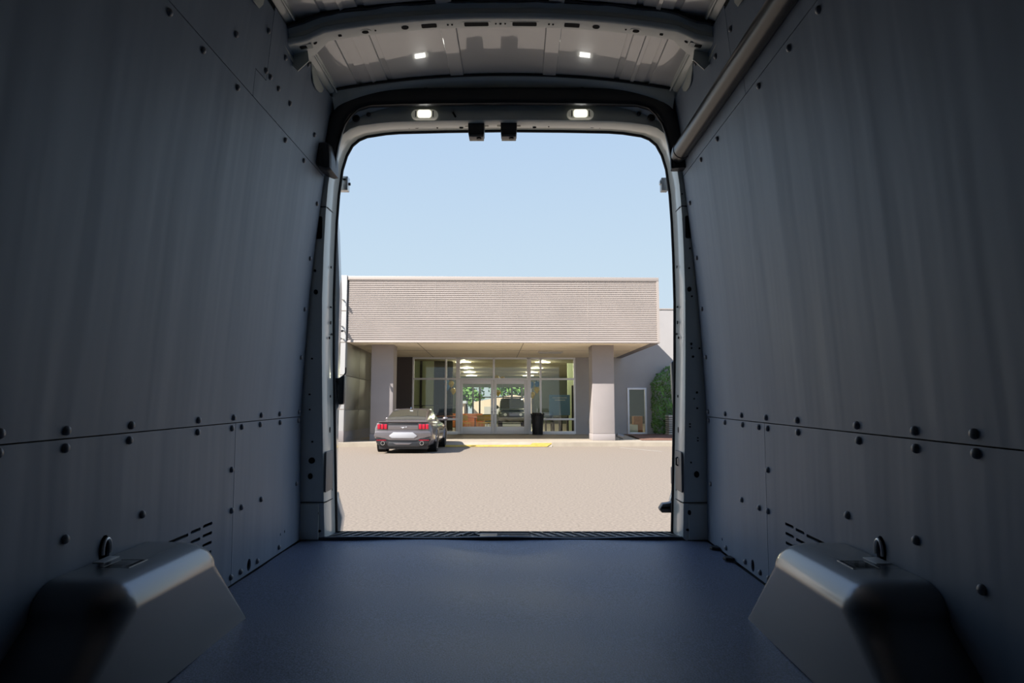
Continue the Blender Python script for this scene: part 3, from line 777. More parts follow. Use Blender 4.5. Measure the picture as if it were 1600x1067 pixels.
b.prism([(-2.95, -.70, .008), (1.0, -.74, .008), (1.0, -.50, .065), (-2.95, -.50, .065)], (0, 0, .004))
b.prism([(.55, -.74, .009), (1.25, -.70, .009), (1.5, -.30, .12), (.75, -.30, .12)], (0, 0, .004))
b.prism([(-3.05, -.62, .012), (-2.3, -.66, .012), (-2.6, -.25, .14), (-3.05, -.25, .16)], (0, 0, .004))
o = b.build('kerb_paint', M['curbyellow'], frame='B', loc=(-.7, -.6, 0)); struct(o, 'yellow paint along the dropped kerb')
for i, q in enumerate([((3.75, -1.3), (4.7, -3.6)), ((-9, -1.2), (-9.6, -5)), ((9.6, -1.2), (10.6, -5))]):
    (x0, y0), (x1, y1) = q
    b = MB(); b.prism([(x0, y0, .003), (x0+.1, y0, .003), (x1+.1, y1, .003), (x1, y1, .003)], (0, 0, .002))
    struct(b.build('parking_line', M['linepaint'], frame='B', loc=(x0, y0, 0)), 'worn white parking bay line')
# mulch bed
b = MB(); nx, ny = 26, 22
def mb_pt(u, v):
    y = .92 + (7.5-.92)*v; x0 = 5.08 + .55*v
    x = x0 + (16 - x0)*u; z = SW + .012 + .05*math.sin(u*21+v*5)*math.sin(v*PI)*.5 + .03*math.sin(v*PI)
    return (x, y, z)
g = [[b.bm.verts.new(mb_pt(i/nx, j/ny)) for i in range(nx+1)] for j in range(ny+1)]
for j in range(ny):
    for i in range(nx): b.bm.faces.new((g[j][i], g[j][i+1], g[j+1][i+1], g[j+1][i]))
o = b.build('mulch_bed', M['mulch'], frame='B', loc=(9, 5, SW))
tag(o, 'red-brown mulch spread in the bed along the right wall', 'mulch', kind='stuff')

# --- the showroom building
bld = empty('showroom_building', (0, 4, 0), 'B', label='single-storey car showroom with deep taupe ribbed canopy, two square columns and glass entrance', cat='building')
X0, X1, Z0, Z1 = -6.23, 5.63, 3.86, 6.39
b = MB()                # ribbed fascia: real horizontal ribs
pitch = 0.0735; z = Z0 + .05; prof = []
prof.append((.02, Z0+.05))
while z < Z1 - .16:
    prof += [(.0, z+.003), (.0, z+.040), (.030, z+.046), (.030, z+.0705)]
    z += pitch
prof += [(.06, Z1-.15), (.3, Z1-.15), (.3, Z0+.05)]
b.loft([[(x, y, zz) for y, zz in prof] for x in (X0+.05, -1.5, 1.8, X1-.08)])
b.build('ribbed_fascia', M['fascia'], bld, smooth=False)
for x in (-2.9, -.4, 2.9):
    b = MB(); b.box(x-.006, x+.006, -.002, .03, Z0+.05, Z1-.15); b.build('panel_joint', M['cap'], bld)
b = MB(); b.box(X0, X1, -.03, .3, Z1-.15, Z1); b.build('fascia_cap', M['cap'], bld, bevel=.008)
b = MB(); b.box(X0, X1, -.02, .12, Z0, Z0+.05); b.build('fascia_edge', M['cap'], bld, bevel=.006)
b = MB(); b.box(X1-.09, X1, -.025, .3, Z0+.05, Z1-.15); b.box(X1-.02, X1, .3, 7.6, Z0-.0, Z1-.02); b.build('fascia_return', M['cap'], bld)
b = MB(); b.box(X0, X1-.02, .12, 7.6, Z0+.02, Z0+.10); b.build('soffit', M['soffit'], bld)
b = MB(); b.box(X1-.30, X1-.02, .12, 7.6, Z0-.0, Z0+.03); b.build('soffit_edge_trim', M['greywall'], bld)
b = MB()
for x in (-3.6, .45): b.box(x-.008, x+.008, .15, 7.55, Z0+.012, Z0+.022)
b.box(-6.1, 5.2, 3.6, 3.616, Z0+.012, Z0+.022)
b.build('soffit_joint', M['joint'], bld)
b = MB(); b.box(X0, X1-.02, .3, 7.9, Z1-.2, Z1-.1); b.box(-30, 16, 7.9, 33, 6.1, 6.2); b.build('roof', M['greyroof'], bld)
for x, nm in ((-5.45, 'left'), (3.18, 'right')):
    b = MB(); b.box(x, x+.86, 1.0, 1.95, SW+.27, Z0+.02)
    c = b.build('column', M['stucco'], bld, bevel=.012)
    b = MB(); b.box(x-.01, x+.87, .99, 1.96, SW, SW+.26); b.build('column_plinth', M['stucco'], c, bevel=.01)
    b = MB(); b.box(x+.012, x+.848, 1.012, 1.938, SW+.255, SW+.275); b.build('column_joint', M['joint'], c)
# left wing wall: white front, metal clad return
b = MB(); b.box(-12, X0-.01, -.06, 8.5, SW, 6.41); wing = b.build('wing_wall', M['white'], bld, bevel=.01)
b = MB()
for zz in (5.05, 3.86, 2.64, 1.36): b.box(-12, X0-.005, -.066, -.05, zz-.012, zz+.012)
b.build('wall_joint', M['joint'], wing)
b = MB(); b.box(-12, X0-.0, -.075, 0, SW, SW+.42); b.build('wall_base', M['stucco'], wing, bevel=.01)
b = MB()
for y0 in (.02, 2.55, 5.1):
    for z0, z1 in ((SW+.4, 1.33), (1.35, 2.60), (2.62, 3.86)):
        b.box(X0-.01, X0+.035, y0, y0+2.50, z0, z1)
b.build('wall_cladding', M['cladding'], wing, bevel=.006)
b = MB(); b.box(X0-.01, X0+.02, .02, 7.6, SW, SW+.4); b.build('cladding_base', M['greywall'], wing)
# back walls either side of the glass
b = MB(); b.box(X0, -4.60, 7.55, 7.8, SW, Z0+.05); b.build('side_wall', M['brownwall'], bld)
b = MB()                # right wall with the narrow window left open
b.box(3.30, 5.86, 7.6, 7.85, SW, 6.27); b.box(6.80, 16, 7.6, 7.85, SW, 6.27); b.box(5.86, 6.80, 7.6, 7.85, 2.40, 6.27)
b.build('side_wall', M['sidewall'], bld)
b = MB(); b.box(3.30, 16, 7.57, 7.9, 6.27, 6.33); b.build('wall_coping', M['cap'], bld)
# storefront frame
ZB, ZT = .17, 3.88
YF = 7.6
vx = [-4.575, -2.99, -2.40, -.663, 1.05, 1.62, 3.28]
fr = empty('storefront_frame', (0, 0, 0), 'B'); fr.parent = bld; fr.matrix_world = BM; BASE[fr.name] = (0, 0, 0)
fr.matrix_parent_inverse = Matrix.Identity(4); fr.location = Vector((0, 0, 0)) - Vector(BASE[bld.name])
def fbox(x0, x1, z0, z1, nm='mullion', y0=YF-.05, y1=YF+.07):
    b = MB(); b.box(x0, x1, y0, y1, z0, z1); return b.build(nm, M['alu'], fr, bevel=.006)
for x, w_ in zip(vx, (.09, .09, .20, .10, .20, .10, .09)):
    fbox(x-w_/2, x+w_/2, ZB if x != -.663 else 2.83, ZT)
fbox(vx[0], vx[-1], ZT-.09, ZT, 'rail'); fbox(vx[0], vx[-1], 2.78, 2.87, 'rail', YF-.055, YF+.065)
fbox(vx[0], vx[2], .83, .92, 'rail', YF-.055, YF+.065); fbox(vx[4], vx[-1], .83, .92, 'rail', YF-.055, YF+.065)
fbox(vx[0], vx[2], ZB-.02, ZB+.13, 'sill', YF-.06, YF+.07); fbox(vx[4], vx[-1], ZB-.02, ZB+.13, 'sill', YF-.06, YF+.07)
def pane(x0, x1, z0, z1, par):
    b = MB(); b.face([(x0, YF+.01, z0), (x1, YF+.01, z0), (x1, YF+.01, z1), (x0, YF+.01, z1)]); return b.build('pane', M['glass'], par, smooth=False)
for a, c in zip(vx, vx[1:]):
    pane(a+.03, c-.03, 2.87, ZT-.09, fr)
for a, c in ((vx[0], vx[1]), (vx[1], vx[2]), (vx[4], vx[5]), (vx[5], vx[6])):
    pane(a+.03, c-.03, .92, 2.78, fr); pane(a+.03, c-.03, ZB+.13, .83, fr)
for x0, x1, hs in ((-2.30, -.668, 1), (-.658, .95, -1)):
    d = MB(); st = .135
    d.box(x0, x0+st, YF-.04, YF+.04, ZB, 2.78); d.box(x1-st, x1, YF-.04, YF+.04, ZB, 2.78)
    d.box(x0+st, x1-st, YF-.04, YF+.04, ZB, ZB+.35); d.box(x0+st, x1-st, YF-.04, YF+.04, 2.58, 2.78)
    lf = d.build('door_leaf', M['alu'], bld, bevel=.006)
    pane(x0+st-.01, x1-st+.01, ZB+.34, 2.59, lf)
    hx = x1 - .07 if hs > 0 else x0 + .07
    b = MB(); b.tube([(hx, YF-.04, 1.10), (hx, YF-.10, 1.12), (hx, YF-.10, 1.42), (hx, YF-.04, 1.44)], .014, 8); b.build('handle', M['chrome'], lf)
    b = MB(); b.box(hx-.03, hx+.03, YF-.05, YF-.04, 1.2, 1.26); b.build('lock', M['steel_black'], lf)
# narrow window on the right
b = MB()
for q in ((5.86, 5.95, SW+.0, 2.40), (6.71, 6.80, SW, 2.40), (5.95, 6.71, 2.31, 2.40), (5.95, 6.71, SW, SW+.09)):
    b.box(q[0], q[1], 7.54, 7.66, q[2], q[3])
nf = b.build('window_frame', M['alu'], bld, bevel=.006)
pane(5.94, 6.72, SW+.08, 2.32, nf)
# socket on the wall, flood light at the column foot, wall fittings
b = MB(); b.box(3.92, 4.05, 7.56, 7.60, .62, .80)
tag(b.build('outlet_box', M['acwhite'], frame='B', loc=(3.98, 7.58, .7), bevel=.01), 'small pale outlet box on the side wall left of the right column', 'outlet box')
fl = empty('flood_light', (4.3, 1.35, SW), 'B', label='small grey flood light on the ground beside the right column', cat='lamp')
b = MB(); b.cyl((4.3, 1.35, SW), (4.3, 1.35, SW+.12), .02, 10); b.build('stem', M['plate'], fl)
b = MB(); b.cyl((4.18, 1.34, SW+.20), (4.42, 1.38, SW+.12), .075, 14, .095); b.build('head', M['plate'], fl, sharp=50)
for (x, z), lb in zip(((-6.445, 5.45), (-6.47, 4.455), (-6.34, 4.26), (-6.41, 3.97)),
                      ('topmost', 'second highest', 'third from top, nearest the canopy edge', 'lowest')):
    root = empty('wall_camera', (x, -.06, z), 'B', label='small wall camera on the white wing wall, %s' % lb, cat='camera')
    b = MB(); b.cyl((x+.08, -.06, z+.01), (x+.08, -.12, z+.01), .03, 10); b.build('mount', M['acwhite'], root)
    b = MB(); b.tube([(x+.08, -.10, z+.01), (x+.03, -.20, z+.02), (x, -.22, z+.02)], .014, 8); b.build('arm', M['acwhite'], root)
    b = MB(); b.cyl((x+.03, -.20, z+.01), (x-.06, -.30, z-.01), .038, 12); b.build('body', M['bin'], root)
sl = empty('soffit_light', (1.86, 4.05, Z0), 'B', label='slim pale light fitting on the canopy soffit', cat='lamp')
b = MB(); b.box(1.25, 2.35, 3.95, 4.10, Z0-.05, Z0+.02); b.build('housing', M['acwhite'], sl, bevel=.01)
b = MB(); b.box(1.32, 2.28, 3.97, 4.08, Z0-.07, Z0-.045); b.build('diffuser', M['platewhite'], sl, bevel=.006)

# --- bin by the doors
tb = empty('litter_bin', (1.35, 6.9, SW), 'B', label='black slatted steel litter bin lined with a glossy bag, right of the entrance doors', cat='bin')
cx, cy = 1.42, 6.95
b = MB(); b.lathe([(.20, 0), (.22, .03), (.23, .5), (.26, .9), (.24, .9), (.21, .5), (.19, .04)], (cx, cy, SW)); b.build('drum', M['bin'], tb)
for k in range(18):
    a = 2*PI*k/18; ca, sa = math.cos(a), math.sin(a)
    b = MB(); b.tube([(cx+.235*ca, cy+.235*sa, SW+.02), (cx+.25*ca, cy+.25*sa, SW+.5), (cx+.29*ca, cy+.29*sa, SW+.92), (cx+.33*ca, cy+.33*sa, SW+1.0)], .016, 6); b.build('slat', M['bin'], tb)
b = MB(); b.lathe([(.21, .86), (.27, .90), (.29, .98), (.26, 1.04), (.22, 1.0), (.19, .9)], (cx, cy, SW)); b.build('bag', M['bag'], tb)
b = MB(); b.lathe([(.25, 0), (.26, .01), (.26, .03), (.24, .04)], (cx, cy, SW)); b.build('base_ring', M['bin'], tb)

# --- hedge, condenser
def leaf_cloud(b, n, fn, size):
    bm = b.bm
    for _ in range(n):
        p, nrm = fn()
        nrm = (nrm + Vector((random.uniform(-.8, .8), random.uniform(-.8, .8), random.uniform(-.4, .9)))).normalized()
        a = nrm.orthogonal().normalized(); c = nrm.cross(a)
        t = random.random()*2*PI; u = a*math.cos(t)+c*math.sin(t); w = nrm.cross(u); s_ = size*random.uniform(.6, 1.3)
        bm.faces.new([bm.verts.new(p + u*s_), bm.verts.new(p + w*s_*.5 + nrm*s_*.12), bm.verts.new(p - u*s_), bm.verts.new(p - w*s_*.5 + nrm*s_*.12)])
def hedge_pt():
    # rounded slab 6.95..10.5 wide, top 3.4
    while True:
        x = random.uniform(6.95, 10.6); z = random.uniform(SW+.05, 3.42); y = random.uniform(6.45, 7.5)
        ex = max(0, (7.35-x)/.40, (x-10.2)/.40); top = 3.35 - .45*max(0, (7.75-x)/.8)**1.5 + .08*math.sin(x*5)
        ez = max(0, (z-(top-.4))/.4, (.45-z)/.35); ey = abs(y-7.1)/.62
        d = (ex**2 + ez**2 + ey**2)**.5 + .07*math.sin(x*9+z*7)+.05*math.sin(z*15+y*8)
        if .72 < d < 1.03:
            return Vector((x, y, z)), Vector((-ex if x < 8 else ex, -1 if y < 7.1 else .5, ez)).normalized()
hd = empty('hedge_shrub', (8.7, 7.0, SW), 'B', label='tall dense clipped green shrub against the right showroom wall', cat='shrub')
b = MB(); leaf_cloud(b, 9000, hedge_pt, .055); b.build('foliage', M['leaf'], hd, smooth=False)
b = MB()
for x in (7.5, 8.3, 9.2, 10): b.tube([(x, 7.1, SW-.02), (x+.05, 7.1, 1.4), (x-.03, 7.1, 2.8)], [.05, .04, .015], 6)
b.build('stem', M['bark'], hd)
ac = empty('condenser_unit', (7.73, 5.83, SW), 'B', label='pale louvred air conditioning unit standing in front of the shrub', cat='air conditioner')
b = MB(); b.box(7.37, 8.10, 5.53, 6.12, SW+.03, 1.04); b.build('core', M['steel_black'], ac)
b = MB()
for k in range(9):
    z = SW + .08 + k*.095; b.box(7.34, 8.13, 5.50, 6.15, z, z+.062)
b.build('louvres', M['acwhite'], ac, bevel=.004)
b = MB(); b.box(7.33, 8.14, 5.49, 6.16, 1.02, 1.09); b.build('lid', M['acwhite'], ac, bevel=.015)
b = MB(); b.box(7.31, 8.16, 5.47, 6.18, SW+.02, SW+.08); b.build('plinth', M['concrete'], ac, bevel=.01)

# ------------------------------------------------------------------ cars: lofted bodies
def car(name, loc, paint, label, L=4.80, W=.955, Hd=.97, roof=1.385, deck=.98, sport=True, group=None, suv=False):
    root = empty(name, loc, 'W', label=label, cat='car', group=group)
    ox, oy, oz = loc
    # body stations: y, half-width scale, underside z, top z
    if not suv:
        st = [(0.0, .80, .34, deck-.10), (.03, .88, .27, deck-.03), (.12, .94, .23, deck), (.45, .985, .20, deck+.005), (1.0, 1.0, .17, .99), (1.8, .985, .16, .98), (2.8, .975, .16, .97), (3.6, .99, .16, .93), (4.1, .98, .17, .86), (4.5, .93, .19, .78), (4.7, .84, .22, .70), (4.80, .70, .28, .60)]
    else:
        st = [(0.0, .90, .50, 1.05), (.04, .96, .42, 1.14), (.2, 1.0, .36, 1.18), (1.0, 1.0, .30, 1.2), (2.0, 1.0, .30, 1.2), (3.4, 1.0, .30, 1.18), (4.2, 1.0, .34, 1.14), (4.7, .98, .38, 1.10), (4.86, .94, .42, 1.02), (4.95, .86, .50, .90)]
    k = L/st[-1][0]
    def sec(w, zb, zt):
        h = zt - zb; w *= W
        return [(0, zb), (w*.80, zb), (w*.93, zb+h*.10), (w*.985, zb+h*.30), (w*1.0, zb+h*.52), (w*.985, zb+h*.74), (w*.93, zb+h*.90), (w*.84, zb+h*.985), (w*.5, zt+.008), (0, zt+.015)]
    b = MB(); rings = []
    for y, w, zb, zt in st:
        hs = sec(w, zb, zt)
        rings.append([(ox+x, oy+y*k, oz+z) for x, z in hs] + [(ox-x, oy+y*k, oz+z) for x, z in hs[-2:0:-1]])
    b.loft(rings); b.build('body', paint, root, sharp=50)
    # greenhouse surface
    if not suv:
        gs = [(.50, deck, .66, deck+.005), (.75, deck, .70, deck+.10), (1.1, .98, .72, 1.19), (1.5, .98, .74, roof-.065), (1.9, .97, .75, roof-.01), (2.3, .97, .76, roof), (2.6, .97, .76, roof-.015), (3.0, .96, .76, roof-.17), (3.45, .95, .74, .97)]
    else:
        gs = [(.08, 1.15, .86, 1.2), (.25, 1.15, .88, 1.62), (.45, 1.15, .88, roof-.04), (1.0, 1.15, .88, roof), (2.2, 1.15, .88, roof), (2.9, 1.15, .88, roof-.05), (3.3, 1.15, .87, 1.55), (3.75, 1.13, .85, 1.17)]
    def gsec(i_or):
        y, zb, wb, zt = i_or; h = max(zt - zb, .004); wt = wb*(.80 if not suv else .88)
        t = min(1, h/.3); wt = wb + (wt - wb)*t
        return [(wb, zb-.02), (wb*.985, zb+h*.15), (wb + (wt-wb)*.6, zb+h*.62), (wt, zb+h*.90), (wt*.93, zb+h*.985), (wt*.6, zb+h+.012*t), (0, zb+h+.02*t)]
    b = MB(); rings = []
    for q in gs:
        hs = gsec(q); rings.append([(ox+x, oy+q[0]*k, oz+z) for x, z in hs] + [(ox-x, oy+q[0]*k, oz+z) for x, z in hs[-2::-1]])
    b.loft(rings); b.build('cabin', paint, root, sharp=50)
    def strip(i0, i1, j0, j1, nm, m, lift=.006, sym=True, inset=.08):
        """window patch over stations i0..i1 (fractions allowed) and section points j0..j1"""
        def gp(i, s):
            a = int(min(len(gs)-2, max(0, math.floor(i)))); f = i - a
            q = [gs[a][c] + (gs[a+1][c]-gs[a][c])*f for c in range(4)]
            h1, h2 = gsec(gs[a]), gsec(gs[a+1])
            hs = [(p[0]+(r[0]-p[0])*f, p[1]+(r[1]-p[1])*f) for p, r in zip(h1, h2)]
            return q[0], hs
        out = []
        for sgn in ((-1, 1) if sym else (1,)):
            bb = MB(); rg = []
            N = 6
            for n_ in range(N+1):
                y, hs = gp(i0 + (i1-i0)*n_/N, sgn)
                if sym: row = [(ox + sgn*(x+lift), oy + y*k, oz + z) for x, z in hs[j0:j1+1]]
                else: row = [(ox - x, oy + y*k, oz + z + lift) for x, z in hs[j0:]] + [(ox + x, oy + y*k, oz + z + lift) for x, z in hs[-2:j0-1:-1]]
                rg.append(row)
            bb.loft(rg, cap=False, closed=False); bb.build(nm, m, root, sharp=60)
    if not suv:
        strip(.35, 3.05, 4, 6, 'rear_window', M['carglass'], .010, sym=False)
        strip(6.1, 7.85, 4, 6, 'windscreen', M['carglass'], .010, sym=False)
        strip(2.9, 7.2, 1, 2, 'side_window', M['carglass'], .006)
    else:
        strip(4.9, 6.8, 3, 6, 'windscreen', M['carglass'], .012, sym=False)
        strip(.8, 5.6, 1, 2, 'side_window', M['carglass'], .006)
    # wheels
    rw = .345 if not suv else .40
    for yy in ((1.10*k, 3.82*k) if not suv else (.95*k, 3.95*k)):
        for s in (-1, 1):
            xo = ox + s*(W-.005)
            b = MB(); pr = [(rw*.62, -.24), (rw*.9, -.24), (rw*.985, -.20), (rw, -.14), (rw, -.06), (rw*.97, -.01), (rw*.88, .0), (rw*.66, -.012)]
            b.lathe([(r_, s*h) for r_, h in pr], (xo, oy+yy, oz+rw), 'x', 28); wh = b.build('wheel', M['tyre'], root, sharp=50)
            b = MB(); b.lathe([(rw*.66, s*-.03), (rw*.68, s*-.004), (rw*.62, s*-.006), (rw*.58, s*-.06)], (xo, oy+yy, oz+rw), 'x', 28)
            for q in range(5):
                a = 2*PI*q/5 + .3
                cxq, czq = math.cos(a), math.sin(a)
                b.prism([(xo - s*.02, oy+yy+cxq*.03-czq*.035, oz+rw+czq*.03+cxq*.035), (xo - s*.02, oy+yy+cxq*.03+czq*.035, oz+rw+czq*.03-cxq*.035),
                         (xo - s*.015, oy+yy+cxq*rw*.64+czq*.02, oz+rw+czq*rw*.64-cxq*.02), (xo - s*.015, oy+yy+cxq*rw*.64-czq*.02, oz+rw+czq*rw*.64+cxq*.02)], (-s*.02, 0, 0))
            b.build('rim', M['rim'], wh)
            b = MB(); b.tube([(ox + s*(W-.02), oy+yy+(rw+.05)*math.cos(t), oz+rw+(rw+.05)*math.sin(t)) for t in [PI*(n_/12) for n_ in range(13)]], .03, 8); b.build('wheel_lip', paint, root)
            b = MB(); b.cyl((ox+s*(W-.30), oy+yy, oz+rw), (ox+s*(W-.012), oy+yy, oz+rw), rw+.035, 28); b.build('wheel_well', M['dark'], root)
    # mirrors
    ym = (3.05 if not suv else 3.35)*k; zm = .98 if not suv else 1.28
    for s in (-1, 1):
        b = MB(); b.ball((ox + s*(W+.06), oy+ym, oz+zm+.05), .10 if not suv else .13, .06, .065 if not suv else .12); b.tube([(ox+s*(W-.15), oy+ym, oz+zm), (ox+s*(W+.02), oy+ym, oz+zm+.03)], .022, 6); b.build('mirror', paint, root)
    return root

mus = car('sports_coupe', (-3.37, 21.28, 0), M['carpaint'], 'warm grey sports coupe seen from behind, parked at the kerb left of the entrance')
ox, oy = -3.37, 21.28
def mpart(nm, m, fn, **kw):
    b = MB(); fn(b); return b.build(nm, m, mus, **kw)
# rear deck: dark panel, lamps with three bars each, emblem
mpart('rear_panel', M['carpaint'], lambda b: b.prism([(ox-.80, oy-.012, .72), (ox-.82, oy-.012, .93), (ox+.82, oy-.012, .93), (ox+.80, oy-.012, .72)], (0, .10, 0)), bevel=.02, seg=3)
mpart('rear_lip_spoiler', M['carpaint'], lambda b: b.prism([(ox-.80, oy-.03, .955), (ox-.74, oy-.04, .985), (ox+.74, oy-.04, .985), (ox+.80, oy-.03, .955)], (0, .22, .012)), bevel=.01)
mpart('black_strip', M['bin'], lambda b: b.box(ox-.46, ox+.46, oy-.020, oy, .875, .925), bevel=.006)
for s in (-1, 1):
    mpart('tail_lamp_surround', M['bin'], lambda b: b.prism([(ox+s*.47, oy-.022, .74), (ox+s*.46, oy-.022, .935), (ox+s*.81, oy-.010, .915), (ox+s*.80, oy-.010, .745)], (0, .05, 0)), bevel=.01)
    for q in range(3):
        x = ox + s*(.535 + .105*q)
        mpart('tail_lamp_bar', M['tail'], lambda b: b.prism([(x-.042, oy-.034+.004*q, .752), (x-.046, oy-.034+.004*q, .885), (x-.03, oy-.034+.004*q, .905), (x+.042, oy-.034+.004*q, .905), (x+.042, oy-.034+.004*q, .752)], (0, .03, 0)), bevel=.008)
mpart('plate', M['platewhite'], lambda b: b.prism([(ox-.43, oy-.066, .545), (ox-.29, oy-.066, .655), (ox+.31, oy-.066, .655), (ox+.45, oy-.066, .545), (ox+.35, oy-.066, .475), (ox-.33, oy-.066, .475)], (0, .04, 0)), bevel=.006)
mpart('emblem', M['emblem'], lambda b: (b.prism([(ox-.10, oy-.018, .815), (ox-.04, oy-.018, .80), (ox-.02, oy-.018, .775), (ox+.0, oy-.018, .765), (ox+.02, oy-.018, .79), (ox+.05, oy-.018, .80), (ox+.05, oy-.018, .825), (ox+.02, oy-.018, .815), (ox-.03, oy-.018, .815)], (0, .012, 0)),
                                        b.prism([(ox+.07, oy-.018, .80), (ox+.12, oy-.018, .805), (ox+.12, oy-.018, .825), (ox+.08, oy-.018, .825)], (0, .012, 0))), bevel=.003)
mpart('bumper', M['carpaint'], lambda b: b.prism([(ox-.86, oy-.03, .68), (ox-.90, oy-.01, .52), (ox-.55, oy-.05, .44), (ox-.40, oy-.05, .40), (ox+.40, oy-.05, .40), (ox+.55, oy-.05, .44), (ox+.90, oy-.01, .52), (ox+.86, oy-.03, .68)], (0, .12, 0)), bevel=.03, seg=4)
mpart('bumper_crease', M['bin'], lambda b: b.prism([(ox-.86, oy-.055, .475), (ox-.56, oy-.058, .475), (ox-.42, oy-.058, .415), (ox+.42, oy-.058, .415), (ox+.56, oy-.058, .475), (ox+.86, oy-.055, .475), (ox+.86, oy-.055, .445), (ox+.54, oy-.058, .445), (ox+.40, oy-.058, .39), (ox-.40, oy-.058, .39), (ox-.54, oy-.058, .445), (ox-.86, oy-.055, .445)], (0, .05, 0)))
mpart('diffuser', M['bin'], lambda b: b.prism([(ox-.86, oy-.03, .44), (ox-.78, oy-.03, .29), (ox-.48, oy-.04, .21), (ox+.48, oy-.04, .21), (ox+.78, oy-.03, .29), (ox+.86, oy-.03, .44), (ox+.44, oy-.045, .385), (ox-.44, oy-.045, .385)], (0, .3, .02)), bevel=.015)
mpart('diffuser_insert', M['carpaint'], lambda b: b.prism([(ox-.30, oy-.055, .33), (ox+.30, oy-.055, .33), (ox+.20, oy-.06, .275), (ox-.20, oy-.06, .275)], (0, .02, 0)), bevel=.006)
mpart('diffuser_recess', M['bin'], lambda b: b.prism([(ox-.42, oy-.045, .37), (ox+.42, oy-.045, .37), (ox+.50, oy-.045, .22), (ox-.50, oy-.045, .22)], (0, .02, 0)), bevel=.004)
mpart('underbody', M['bin'], lambda b: b.box(ox-.75, ox+.75, oy+.05, oy+4.6, .14, .30))
for s in (-1, 1):
    mpart('reflector', M['tail'], lambda b: b.box(ox+s*.66-.15, ox+s*.66+.15, oy-.052, oy-.03, .405, .422))
    mpart('exhaust_tip', M['chrome'], lambda b: b.lathe([(.052, -.12), (.062, -.12), (.062, .10), (.048, .10), (.050, -.11)], (ox+s*.60, oy, .325), 'y', 20))
    mpart('exhaust_bore', M['dark'], lambda b: b.cyl((ox+s*.60, oy-.126, .325), (ox+s*.60, oy+.02, .325), .049, 16))
mpart('roof_antenna', M['chrome'], lambda b: b.prism([(ox-.01, oy+1.75, 1.36), (ox-.01, oy+1.60, 1.37), (ox-.01, oy+1.62, 1.43)], (.02, 0, 0)))
mpart('brake_lamp', M['lens'], lambda b: b.box(ox+.0, ox+.10, oy+1.38, oy+1.42, 1.305, 1.325))

# off-road vehicle standing in the showroom, nose towards the street
suv = car('sport_utility', (0, 0, 0), M['cardark'], 'dark green off-road vehicle facing the street behind the right entrance door', L=4.9, W=.97, roof=1.92, suv=True)
def spart(nm, m, fn, **kw):
    b = MB(); fn(b); return b.build(nm, m, suv, **kw)
yf = 4.9
spart('grille', M['bin'], lambda b: b.box(-.62, .62, yf-.05, yf+.02, .68, .98), bevel=.02)
spart('grille_bar', M['plate'], lambda b: [b.box(-.6, .6, yf+.01, yf+.03, z, z+.02) for z in (.74, .81, .88)])
for s in (-1, 1):
    spart('head_lamp', M['lens'], lambda b: b.cyl((s*.50, yf-.02, .84), (s*.50, yf+.04, .84), .10, 18))
spart('front_bumper', M['plate'], lambda b: b.box(-.9, .9, yf-.10, yf+.12, .45, .66), bevel=.04, seg=3)
spart('roof_rack', M['steel_black'], lambda b: (b.box(-.62, .62, 1.0, 2.9, 1.97, 2.0), b.box(-.62, -.58, 1.0, 2.9, 1.9, 1.98), b.box(.58, .62, 1.0, 2.9, 1.9, 1.98)))
spart('bonnet', M['cardark'], lambda b: b.box(-.72, .72, 3.8, yf-.08, 1.1, 1.19), bevel=.03, seg=3)
suv.matrix_world = BM @ Matrix.Translation((.62, 23.5, SW+.02)) @ Matrix.Rotation(PI, 4, 'Z')

# cars parked behind the van: only met as reflections in the showroom glass
other = car('parked_car', (-16.0, -9.5, 0), M['carwhite'], 'parked car behind the van, seen only as a reflection in the showroom glass', group='cars reflected in the showroom glass', roof=1.45)
omats = [M['carwhite'], M['cardark'], M['rim'], M['carpaint']]
for i in range(1, 10):
    c = copy_tree(other)
    c.location = (-16.0 + 3.1*i, -9.5, 0)
    if -1.5 < c.location.x < 1.5: c.location.y = -11
# ------------------------------------------------------------------ showroom inside
b = MB(); b.box(-14, 16, 7.66, 31, SW, SW+.02); struct(b.build('showroom_floor', M['shfloor'], frame='B', loc=(0, 15, SW)), 'grey tiled showroom floor')
b = MB(); b.box(-14, 16, 7.66, 31, 4.0, 4.06); b.build('showroom_ceiling', M['shceil'], bld)
b = MB()
b.box(-14, -13.8, 7.8, 31, SW, 4.0); b.box(15.8, 16, 7.8, 31, SW, 4.0)
b.box(-14, 16, 30.8, 31, 3.15, 4.0); b.box(-14, -3.6, 30.8, 31, SW, 3.15); b.box(2.6, 16, 30.8, 31, SW, 3.15); b.box(-3.6, 2.6, 30.8, 31, SW, .95)
b.build('inner_wall', M['shdark'], bld)
b = MB()
for x in (-3.6, -2.3, -1.75, -.5, .9, 1.75, 2.6): b.box(x-.07, x+.07, 30.75, 30.95, SW, 3.15)
b.box(-3.6, 2.6, 30.75, 30.95, 2.3, 2.38)
b.build('far_window_frame', M['steel_black'], bld)
